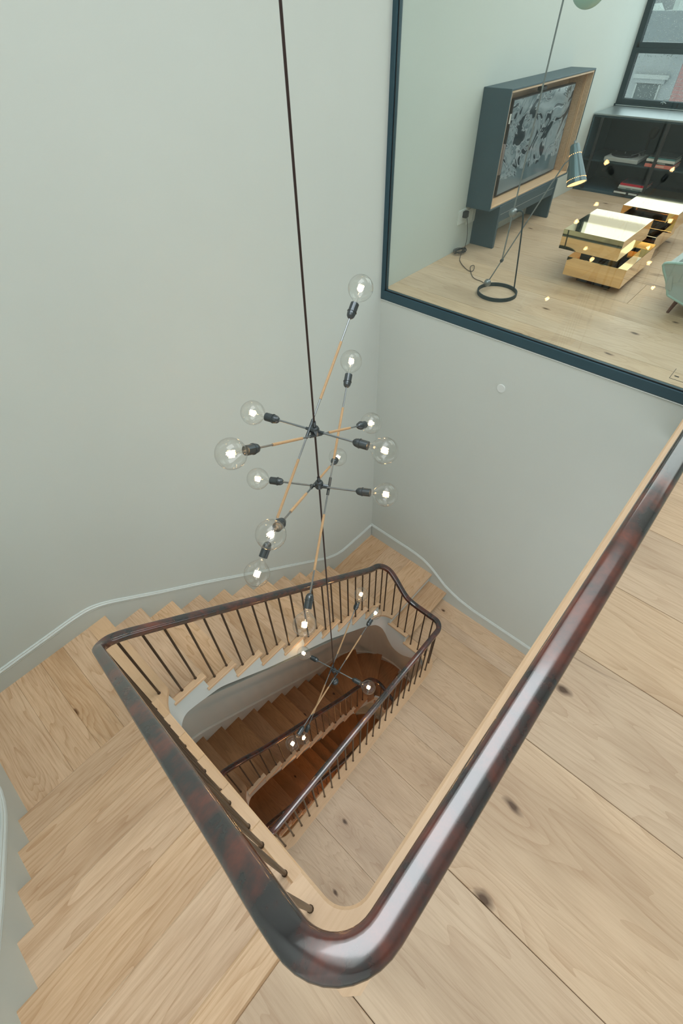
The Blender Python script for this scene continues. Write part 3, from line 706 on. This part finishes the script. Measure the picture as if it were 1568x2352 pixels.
MB().cbox(X1 - .026, X1 - .012, YF + .004, YW - .004, Z0 + .026, Z1 - .026, .002).make('oak_lining', MAT['oak'], tv); MB().cbox(X0 + .012, X0 + .026, YF + .004, YW - .004, Z0 + .026, Z1 - .026, .002).make('oak_lining', MAT['oak'], tv)
MB().cbox(X0 + .026, X1 - .026, YW - .022, YW - .006, Z0 + .026, Z1 - .026, .002).make('back_panel', MAT['oak'], tv)
for yy in (2.15, 2.165): MB().box(X1 - .030, X1 - .026, yy, yy + .006, Z0 + .026, Z1 - .026).make('groove_strip', 'nosing', tv)
for xx in (4.356, 5.455): MB().cbox(xx, xx + .03, 2.095, YW - .001, 0, .333, .002).make('slab_leg', 'steel2' if 0 else 'steel', tv)
MB().cbox(4.388, 5.453, 2.100, YW - .01, .205, .331, .002).make('drawer_box', 'steel', tv)
MB().box(4.388, 5.453, 2.0985, 2.1, .262, .265).make('drawer_gap', 'steeltop', tv)
MB().box(4.402, 4.420, 2.185, 2.19, .875, .935).make('label_plate', 'white', tv)
# screen
m, nt, p, out = newmat('television_picture'); Lk = nt.links
tc = nt.nodes.new('ShaderNodeTexCoord'); mp = nt.nodes.new('ShaderNodeMapping'); mp.inputs['Scale'].default_value = (1.3, 1, 1.6); Lk.new(tc.outputs['Object'], mp.inputs[0])
na = nt.nodes.new('ShaderNodeTexNoise'); na.inputs['Scale'].default_value = 1.9; na.inputs['Detail'].default_value = 5; na.inputs['Distortion'].default_value = 1.6; Lk.new(mp.outputs[0], na.inputs['Vector'])
nb = nt.nodes.new('ShaderNodeTexNoise'); nb.inputs['Scale'].default_value = 2.6; nb.inputs['Detail'].default_value = 2; nb.inputs['Distortion'].default_value = 2.2; Lk.new(mp.outputs[0], nb.inputs['Vector'])
r1 = nt.nodes.new('ShaderNodeValToRGB'); e = r1.color_ramp.elements; e[0].position = .0; e[0].color = (.006, .022, .028, 1); e[1].position = 1; e[1].color = (.36, .42, .41, 1)
for pos, c in ((.40, (.006, .020, .026, 1)), (.43, (.40, .46, .45, 1)), (.455, (.10, .15, .16, 1)), (.5, (.23, .29, .29, 1)), (.60, (.30, .36, .355, 1)), (.64, (.01, .03, .036, 1)), (.67, (.32, .38, .37, 1))):
    q = e.new(pos); q.color = c
Lk.new(nb.outputs['Fac'], r1.inputs[0])
sepx = nt.nodes.new('ShaderNodeSeparateXYZ'); Lk.new(tc.outputs['Object'], sepx.inputs[0])
seal = mth(nt, 'LESS_THAN', mth(nt, 'ADD', sepx.outputs[2], mth(nt, 'MULTIPLY', mth(nt, 'SUBTRACT', na.outputs['Fac'], .5), .3)), .13)
colp = mixc(nt, seal, r1.outputs[0], mixc(nt, na.outputs['Fac'], (.01, .05, .055, 1), (.20, .26, .27, 1)))
p.inputs['Base Color'].default_value = (.01, .012, .014, 1); p.inputs['Roughness'].default_value = .12
Lk.new(colp, p.inputs['Emission Color']); p.inputs['Emission Strength'].default_value = .62
te = empty('television', (5.02, 2.22, .37), 'flat television showing an abstract grey and black ink swirl picture', 'television')
MB().cbox(4.455, 5.59, 2.204, 2.240, .372, 1.016, .003).make('screen_body', 'black', te)
MB().box(4.465, 5.58, 2.2025, 2.2035, .383, 1.008).make('screen', m, te)
MB().box(4.80, 5.20, 2.24, 2.304, .55, .85).make('wall_bracket', 'black', te)
MB().cbox(4.93, 5.03, 2.215, 2.25, 1.018, 1.045, .004).make('camera_bar', 'black', te)
sb = MB(); sb.lathe([(0, 0), (.012, .002), (.016, .012), (.016, .20), (.012, .208), (0, .21)], (4.397, 2.19, .54), (0, 0, 1), 14, False)
sbo = sb.make('slim_speaker', pm('taupe_speaker_cloth', (.22, .19, .18), .8, bump=.1), smooth=True); tag(sbo, 'slim upright taupe speaker bar fixed inside the cabinet left of the screen', 'speaker')
MB().box(4.392, 4.402, 2.195, YW - .02, .62, .66).make('speaker_bracket', 'black', sbo)

# outlet, plug and cable
ou = empty('wall_outlet', (4.2, YW, .24), 'white double wall outlet with a black plug beside the steel cabinet', 'outlet')
MB().cbox(4.078, 4.20, YW - .008, YW, .212, .325, .003).make('cover_plate', 'white', ou)
MB().cbox(4.225, 4.385, YW - .008, YW, .185, .305, .003).make('cover_plate', 'white', ou)
MB().cbox(4.30, 4.345, YW - .016, YW - .008, .20, .29, .003).make('switch', 'trimcap', ou)
MB().cbox(4.135, 4.175, YW - .045, YW - .008, .26, .312, .005).make('plug', 'black', ou)
pts = [(4.155, YW - .045, .262), (4.16, 2.27, .20), (4.17, 2.262, .12), (4.16, 2.26, .05), (4.14, 2.26, .012)]
rc = random.Random(5)
for t in np.linspace(0, 2 * math.pi * 6, 90):
    a = .07 + .025 * math.sin(t * 2.3); b_ = .036 + .018 * math.cos(t * 1.7 + .4)
    pts.append((4.085 + a * math.cos(t) * .9 + .1 * 0, 2.265 + b_ * math.sin(t) * 1.0, .006 + .022 * abs(math.sin(t * .37)) + .004))
pts += [(3.985, 2.20, .006), (3.93, 2.17, .005), (3.857, 2.097, .005), (3.80, 2.02, .005), (3.779, 1.975, .005), (3.80, 1.955, .006), (3.86, 1.98, .008), (3.90, 2.005, .009), (3.905, 2.02, .009), (3.87, 2.025, .008), (3.81, 1.99, .007), (3.76, 1.95, .005), (3.72, 1.92, .005), (3.685, 1.883, .005), (3.668, 1.84, .005), (3.668, 1.80, .005), (3.64, 1.76, .008), (3.60, 1.725, .02)]
def smooth_pts(pts, it=2):
    for _ in range(it):
        q = [pts[0]]
        for a, b in zip(pts[:-1], pts[1:]):
            q.append(tuple(.75 * x + .25 * y for x, y in zip(a, b))); q.append(tuple(.25 * x + .75 * y for x, y in zip(a, b)))
        q.append(pts[-1]); pts = q
    return pts
cb = MB().tube(smooth_pts(pts, 1), .0026, 6).make('lamp_cable', 'black'); tag(cb, 'thin black cable tangled on the floor between outlet and lamp', 'cable')

# floor lamp
la = empty('floor_lamp', (3.55, 1.58, 0), 'floor lamp with ring base, crossing thin rods, ball joints and a grey cone shade', 'lamp')
rc_ = (3.545, 1.590); RRI = .142
ringrow = []
for t in np.linspace(0, 2 * math.pi, 40, endpoint=False):
    cx, cy = math.cos(t), math.sin(t)
    ringrow.append([(rc_[0] + cx * r, rc_[1] + cy * r, z) for r, z in ((RRI, 0.0), (RRI, .026), (RRI + .009, .026), (RRI + .009, 0.0))])
MB().grid(ringrow, close_u=True, close_v=True).make('ring_base', 'steel2', la)
jb = Vector((3.6, 1.632, .219)); ball = Vector((3.6, 1.626, .536)); b0 = Vector((3.545, 1.685, .06))
dirb = (jb - b0).normalized(); sh = Vector((3.8, 1.341, .78))
tip = Vector((3.8, 1.428, .822))
MB().sphere(b0, .027, 14).make('ball_joint', 'rodgrey', la, smooth=True)
MB().sphere(ball, .029, 14).make('ball_joint', 'rodgrey', la, smooth=True)
MB().lathe([(0, -.012), (.012, -.012), (.012, .012), (0, .012)], jb, (1, .2, 0), 10, False).make('pivot', 'gun', la)
MB().tube([jb, ball, (3.6, 1.607, 1.545), (3.6, 1.602, 1.66)], .0052, 8).make('upright_rod', 'rodgrey', la)
MB().tube([b0, jb, tip - dirb * .02, tip + Vector((.004, -.02, .012)), Vector((3.806, 1.385, .828))], .0045, 8).make('lamp_arm', 'rodgrey', la)
MB().tube(smooth_pts([(3.642, 1.500, .02), (3.62, 1.53, .36), (3.602, 1.548, .545), (3.60, 1.575, .558), (3.6, 1.615, .54)], 2), .0055, 8).make('bent_leg', 'steel2', la)
ax = Vector((-.055, -.104, -.192)).normalized(); top = Vector((3.83, 1.413, .908))
shd = MB().lathe([(.0, 0), (.022, 0), (.027, .006), (.060, .212), (.062, .224), (.058, .224), (.053, .205), (.02, .012), (0, .010)], top, ax, 28, False).make('cone_shade', 'greymetal', la, smooth=False)
MB().lathe([(0, -.022), (.005, -.02), (.006, 0), (0, .002)], top, ax, 10, False).make('finial', 'rodgrey', shd)
MB().lathe([(0, .217), (.0575, .217), (.0575, .221), (0, .221)], top, ax, 24, False).make('glowing_opening', 'warmglow', shd)
hol = MB()
ua = (Vector((0, 0, 1)) - ax * ax.z).normalized(); ub = ax.cross(ua)
for dist, n in ((.198, 34), (.058, 18)):
    rr_ = .027 + (.060 - .027) * (dist - .006) / .206
    for i in range(n):
        t = 2 * math.pi * i / n; q = top + ax * dist + (ua * math.cos(t) + ub * math.sin(t)) * (rr_ - .0005); hol.sphere(q, .0026, 4)
ho = hol.make('perforation_row', 'warmglow', shd, smooth=True); ho['kind'] = 'stuff'
glo = MB().sphere((3.6, 1.474, 1.60), .092, 18).make('round_shade', 'globe', la, smooth=True)
MB().tube(smooth_pts([(3.6, 1.602, 1.655), (3.6, 1.58, 1.70), (3.6, 1.53, 1.71), (3.6, 1.474, 1.688)], 2), .0045, 8).make('curved_neck', 'rodgrey', la)

# coffee tables
def table(x0, y0, low, up, label):
    t = empty('coffee_table', (x0, y0, 0), label, 'coffee table', 'brass block coffee tables')
    lx0, lx1, ly0, ly1 = low; ux0, ux1, uy0, uy1 = up
    MB().cbox(lx0 + .09, lx1 - .09, ly0 + .09, ly1 - .09, 0, .055, .002).make('plinth', 'black', t)
    MB().cbox(lx0, lx1, ly0, ly1, .053, .186, .0015).make('lower_block', 'brass', t)
    a0, a1, c0, c1 = max(lx0, ux0) + .07, min(lx1, ux1) - .07, max(ly0, uy0) + .07, min(ly1, uy1) - .07
    MB().box(a0, a1, c0, c1, .186, .228).make('spacer', 'black', t)
    MB().cbox(ux0, ux1, uy0, uy1, .226, .360, .0015).make('upper_block', 'brass', t)
table(4.41, 1.1, (4.075, 4.74, .868, 1.315), (4.075, 4.70, .958, 1.405), 'two-tier polished brass block coffee table nearer the glass partition')
table(5.25, 1.05, (4.90, 5.55, .925, 1.365), (4.925, 5.555, .842, 1.275), 'two-tier polished brass block coffee table nearer the dark shelving')

# armchair (only one corner is in the frame)
ac = empty('armchair', (4.3, .2, 0), 'pale mint upholstered armchair on splayed dark wood legs', 'chair')
def slab(poly2, y0, y1): return poly2
c0 = MB().grid([[(x, y, z) for x, z in ((3.97, .15), (4.62, .11), (4.66, .16), (4.66, .24), (3.97, .28))] for y in (.50, .47, -.13, -.16)], close_v=True, cap=True); c0.make('seat_shell', 'mint', ac)
def panel(pts, th, nvec):
    n = Vector(nvec).normalized() * th; mb = MB(); a = [Vector(q) for q in pts]; k = len(a)
    mb.v += [tuple(q) for q in a] + [tuple(q + n) for q in a]; mb.f.append(tuple(range(k))); mb.f.append(tuple(reversed(range(k, 2 * k))))
    for i in range(k): mb.f.append((i, k + i, k + (i + 1) % k, (i + 1) % k))
    return mb
bk = [(3.965, .53, .135), (3.965, .56, .20), (3.93, .635, .315), (3.925, .625, .336), (3.925, .58, .345), (3.93, .10, .42), (3.93, -.25, .36), (3.965, -.19, .14), (3.965, .35, .085)]
panel(bk, .035, (1, 0, 0)).make('back_shell', 'mint', ac)
MB().tube(smooth_pts([tuple(Vector(q) + Vector((.004, 0, 0))) for q in bk] + [tuple(Vector(bk[0]) + Vector((.004, 0, 0)))], 1), .009, 6).make('piping', 'mintdark', ac)
for yy, s_ in ((.56, 1), (-.22, -1)):
    panel([(3.96, yy, .17), (4.62, yy, .16), (4.64, yy + .03 * s_, .30), (3.94, yy + .05 * s_, .33)], .04, (0, -s_, 0)).make('armrest', 'mint', ac)
for (fx, fy, tx, ty) in ((4.035, .487, 4.02, .448), (4.035, -.20, 4.06, -.10), (4.62, .50, 4.55, .42), (4.62, -.18, 4.55, -.10)):
    MB().tube([(fx, fy, 0), (tx, ty, .16)], [.010, .019], 10).make('leg', 'walnut', ac)

# floor outlet hatch
fo = MB().box(3.150, 3.285, .205, .2075, .0, .0012).box(3.150, 3.153, .10, .207, 0, .0012).box(3.19, 3.20, .165, .19, 0, .0015).make('floor_outlet', 'black'); tag(fo, 'flush floor outlet hatch with thin dark outline in the living room planks', 'floor outlet')

# low shelving along the window wall
sv = empty('shelving_unit', (6.9, .5, 0), 'long low dark steel shelving unit under the window', 'shelf')
SX0, SX1, SY0, SY1 = 6.60, XR - .001, -1.5, 2.318
MB().cbox(SX0, SX1, SY0, SY1, .672, .686, .002).make('top_board', 'steeltop', sv)
MB().cbox(SX0, SX0 + .012, SY0, SY1, .655, .672, .002).make('front_rail', 'steel2', sv)
MB().box(SX0 + .02, SX1, SY0, SY1, 0, .028).make('base_board', 'steel', sv)
MB().box(SX1 - .02, SX1, SY0, SY1, .028, .672).make('back_board', 'steel2', sv)
MB().box(SX0 + .01, SX1 - .02, SY0, SY1, .282, .296).make('shelf_board', 'steel2', sv)
MB().box(SX0 + .002, SX1 - .02, SY1 - .012, SY1, .028, .672).make('side_board', 'steel', sv)
for yy in (2.205, 1.545, .90, .25, -.4): MB().box(SX0 + .004, SX0 + .022, yy, yy + .03, .028, .655).make('upright', 'black', sv)
MB().box(SX0 + .03, SX1 - .02, .94, .955, .028, .672).make('divider', 'steel2', sv)
# turntable on the shelf
tt = empty('turntable', (6.75, 1.9, .296), 'grey turntable with dark platter on the middle shelf', 'turntable')
MB().cbox(6.62, 6.95, 1.73, 2.082, .300, .335, .003).make('plinth', pm('grey_plinth', (.36, .38, .36), .5, bump=.01), tt)
for fx, fy in ((6.65, 1.76), (6.65, 2.05), (6.92, 1.76), (6.92, 2.05)): MB().lathe([(.014, 0), (.014, .005)], (fx, fy, .296), (0, 0, 1), 10).make('foot', 'black', tt)
MB().lathe([(0, 0), (.135, 0), (.138, .008), (.135, .014), (.02, .015), (0, .015)], (6.79, 1.93, .335), (0, 0, 1), 32, False).make('platter', 'black', tt)
MB().lathe([(0, 0), (.004, 0), (.004, .014), (0, .014)], (6.79, 1.93, .35), (0, 0, 1), 10, False).make('spindle', 'steeltop', tt)
MB().lathe([(0, 0), (.022, 0), (.02, .03), (0, .03)], (6.88, 1.775, .335), (0, 0, 1), 14, False).make('tonearm_base', 'black', tt)
MB().tube([(6.92, 1.77, .372), (6.86, 1.78, .372), (6.74, 1.80, .365), (6.69, 1.83, .36)], .004, 6).make('tonearm', 'steeltop', tt)
MB().cbox(6.635, 6.66, 1.80, 1.84, .335, .342, .002).make('start_button', 'steeltop', tt)
hs_ = empty('dark_upright', (7.0, 1.83, .296), 'dark upright shape with a rounded head rising behind the turntable', 'stand')  # dark upright shape, built as a post with a rounded head
MB().lathe([(0, 0), (.05, 0), (.05, .01), (.012, .016), (.010, .17), (0, .17)], (7.03, 1.80, .296), (0, 0, 1), 16, False).make('post', 'black', hs_)
MB().lathe([(.0, -.05), (.03, -.045), (.042, -.02), (.042, .03), (.03, .05), (0, .055)], (7.03, 1.78, .505), (0, -.25, 1), 16, False).make('upright_head', 'black', hs_, smooth=True)
# books
def book(x0, y0, y1, z0, z1, w, col, label, group, band=None):
    o = empty('book', ((x0 + w / 2), (y0 + y1) / 2, z0), label, 'book', group)
    mc = pm('book_cover', col, .5, bump=.02)
    MB().box(x0, x0 + w, y0, y1, z0, z0 + .0025).box(x0, x0 + w, y0, y1, z1 - .0025, z1).box(x0, x0 + .003, y0, y1, z0 + .0025, z1 - .0025).make('cover', mc, o)
    MB().box(x0 + .003, x0 + w - .004, y0 + .004, y1 - .004, z0 + .0025, z1 - .0025).make('pages', pm('book_pages', (.55, .53, .47), .8, bump=.05), o)
    if band: 
        for (b0_, b1_, bc) in band: MB().box(x0 - .0008, x0, b0_, b1_, z0 + .25 * (z1 - z0), z1 - .25 * (z1 - z0)).make('spine_panel', pm('spine_panel', bc, .5, bump=.01), o)
gA, gB = 'books on the middle shelf', 'books on the bottom shelf'
book(6.62, 1.372, 1.652, .296, .325, .24, (.62, .17, .13), 'salmon pink book, lowest of the stack beside the turntable', gA, [(1.46, 1.56, (.62, .35, .27))])
book(6.625, 1.385, 1.655, .325, .345, .24, (.015, .03, .035), 'thin black book with pale spine lettering, second from the bottom beside the turntable', gA, [(1.46, 1.54, (.30, .36, .36))])
book(6.615, 1.377, 1.65, .345, .366, .24, (.55, .55, .50), 'cream book, third from the bottom of the stack beside the turntable', gA)
book(6.63, 1.380, 1.642, .366, .378, .23, (.05, .16, .15), 'thin teal book, fourth from the bottom of the stack beside the turntable', gA)
book(6.64, 1.380, 1.640, .378, .392, .22, (.02, .03, .035), 'dark book on top of the stack beside the turntable', gA)
book(6.60, 1.603, 1.864, .028, .060, .25, (.012, .015, .018), 'thick black book with white spine panels at the bottom of the low stack', gB, [(1.727, 1.858, (.62, .64, .60)), (1.612, 1.70, (.55, .58, .56))])
book(6.625, 1.585, 1.83, .060, .076, .23, (.02, .06, .06), 'dark green book above the thick black book on the bottom shelf', gB)
book(6.62, 1.575, 1.835, .076, .092, .23, (.28, .34, .33), 'grey-green book with pale bands in the middle of the low stack', gB, [(1.70, 1.75, (.12, .15, .15)), (1.60, 1.68, (.12, .15, .15))])
book(6.62, 1.562, 1.832, .092, .108, .23, (.55, .58, .54), 'white book under the red one on the bottom shelf', gB)
book(6.62, 1.556, 1.825, .108, .126, .23, (.50, .006, .03), 'bright red book near the top of the low stack', gB)
book(6.635, 1.56, 1.81, .126, .134, .22, (.04, .045, .055), 'slim charcoal book lying on the bright red one', gB)

# window (window_2)
w2 = empty('window_2', (XR, .6, WZ0), 'dark steel framed window wet with rain at the end of the living room', 'window', kind='structure')
fx0, fx1 = XR - .01, XR + .06
MB().box(fx0, fx1, WY1 - .055, WY1, WZ0, WZ1).make('frame_stile', 'steel2', w2); MB().box(fx0, fx1, WY0, WY0 + .05, WZ0, WZ1).make('frame_stile', 'steel2', w2)
MB().box(fx0, fx1, WY0 + .05, WY1 - .055, WZ0, .745).make('frame_bottom', 'steel2', w2); MB().box(fx0, fx1, WY0 + .05, WY1 - .055, WZ1 - .05, WZ1).make('frame_top', 'steel2', w2)
MB().box(fx0 - .01, fx1, WY0 + .05, WY1 - .055, 1.105, 1.145).make('sash_rail', 'steel2', w2); MB().box(fx0, fx1, WY0 + .05, WY1 - .03, 1.145, 1.185).make('sash_rail', 'steel2', w2)
MB().box(XR - .05, XR - .0, WY0, WY1, WZ0 - .004, WZ0 + .014).make('window_sill', 'steel2', w2)
MB().box(XR - .052, XR - .05, WY0, WY1 - .02, WZ0 + .002, WZ0 + .006).make('sill_bead', 'trimcap', w2)
for yy in (1.0, -.1): MB().box(fx0, fx1, yy, yy + .06, WZ0 + .055, WZ1 - .05).make('mullion', 'steel2', w2)
MB().box(fx0 - .012, fx0, 1.69, 1.70, WZ0 + .006, WZ0 + .05).make('catch_bar', 'black', w2)
lt = MB(); lt.tube([(XR - .03, 1.86, .735), (XR - .035, 1.835, .745), (XR - .03, 1.805, .733)], .004, 6).tube([(XR - .035, 1.835, .725), (XR - .035, 1.835, .762), (XR - .03, 1.79, .764)], .004, 6); lt.make('latch', 'steeltop', w2)
MB().box(XR + .025, XR + .031, WY0 + .05, WY1 - .055, .745, 1.105).make('window_pane', 'winglass', w2)
MB().box(XR + .025, XR + .031, WY0 + .05, WY1 - .055, 1.185, WZ1 - .05).make('window_pane', 'winglass', w2)
dr = MB(); rd = random.Random(11)
for i in range(1500):
    z = rd.uniform(.75, 1.50); y = rd.uniform(1.55, 2.27)
    if 1.105 < z < 1.185: continue
    r = rd.choice((.0022, .0026, .003, .004))
    dr.lathe([(r, 0), (r * .8, r * .45), (0, r * .7)], (XR + .0245, y, z), (-1, 0, 0), 5, False)
dro = dr.make('raindrops', pm('rain_drop', (.62, .68, .68), .15, 0, spec=.8), w2, smooth=True); dro['kind'] = 'stuff'

# neighbouring houses across the street
nb_ = empty('neighbour_house', (11.2, 3.0, -3.4), 'grey stone house front with a dark window under a cornice seen through the lower panes', 'building')
stone = pm('grey_stone_render', (.36, .375, .38), .85, bump=.05, vary=.1, scale=6); stone2 = pm('pale_stone_cornice', (.45, .46, .45), .8, bump=.05, vary=.08, scale=8)
dgl = pm('dark_house_glass', (.09, .11, .115), .2); brick = pm('soft_red_brick', (.48, .25, .24), .85, bump=.1, vary=.2, scale=25)
slate = pm('wet_dark_roof', (.13, .155, .165), .5, bump=.1, vary=.25, scale=9)
hw = MB().box(11.0, 11.25, 2.745, 5.5, -3.4, .96); hw.make('front_wall', stone, nb_)
MB().box(10.94, 11.0, 2.86, 3.40, .555, .605).make('window_cornice', stone2, nb_)
MB().box(10.96, 11.0, 2.90, 3.37, .50, .555).make('window_head', stone, nb_)
MB().box(10.985, 11.0, 2.97, 3.31, -.5, .49).make('window_pane', dgl, nb_)
MB().box(10.97, 11.0, 2.95, 2.97, -.5, .49).box(10.97, 11.0, 3.31, 3.33, -.5, .49).make('window_jamb', stone2, nb_)
MB().box(10.92, 11.25, 2.745, 5.5, .945, .975).make('eaves_gutter', stone2, nb_)
n2 = empty('brick_house', (11.2, 1.5, -3.4), 'red brick house front right of the grey stone house outside', 'building')
MB().box(11.0, 11.25, .2, 2.743, -3.4, .96).make('front_wall', brick, n2)
for i in range(14): MB().box(10.996, 11.0, .2, 2.74, .30 + i * .045, .303 + i * .045).make('mortar_line', stone2, n2)
MB().box(10.985, 11.0, 1.9, 2.45, -.4, .6).make('window_pane', dgl, n2)
n3 = empty('slate_roof', (11.6, 2.5, .97), 'dark wet slate roof band above the house fronts outside', 'roof')
MB().grid([[(11.0, y, .975), (11.9, y, 1.28), (12.0, y, 1.28), (12.0, y, .975)] for y in (0.2, 5.5)], close_v=True, cap=True).make('roof_slope', slate, n3)
n4 = empty('white_gable', (13, 3.9, .9), 'white gabled dormer above the dark roof outside', 'building')
wh = pm('white_render', (.60, .64, .61), .7, bump=.03, vary=.06, scale=8)
gx = 12.4; kx = gx / 11.0
def gy(y): return y * kx
def gz(z): return CAMZ - (CAMZ - z) * kx
pg = MB(); tri = [(gy(3.62), gz(1.19)), (gy(3.535), gz(1.375)), (gy(3.36), gz(1.19))]
pg.v += [(gx, a, b) for a, b in tri] + [(gx + .7, a, b) for a, b in tri]; pg.f += [(0, 1, 2), (5, 4, 3), (0, 3, 4, 1), (1, 4, 5, 2), (2, 5, 3, 0)]
pg.make('gable', wh, n4)
MB().box(gx, gx + .6, gy(3.25), gy(3.62), gz(1.0), gz(1.2)).make('parapet', wh, n4)
n5 = tag(MB().box(gx, gx + .6, gy(3.09), gy(3.29), gz(1.0), gz(1.305)).make('roof_box', wh), 'white block beside the white gable outside', 'building')
n6 = tag(MB().box(gx + .1, gx + .5, gy(3.115), gy(3.19), gz(1.0), gz(1.55)).make('chimney', wh), 'tall white chimney behind the white block outside', 'chimney')
n7 = tag(MB().box(17, 17.4, -2, 9, -4, 2.2).make('far_building', pm('grey_brick_far', (.22, .235, .24), .85, bump=.2, vary=.35, scale=7)), 'mottled grey building furthest away in the window view', 'building')
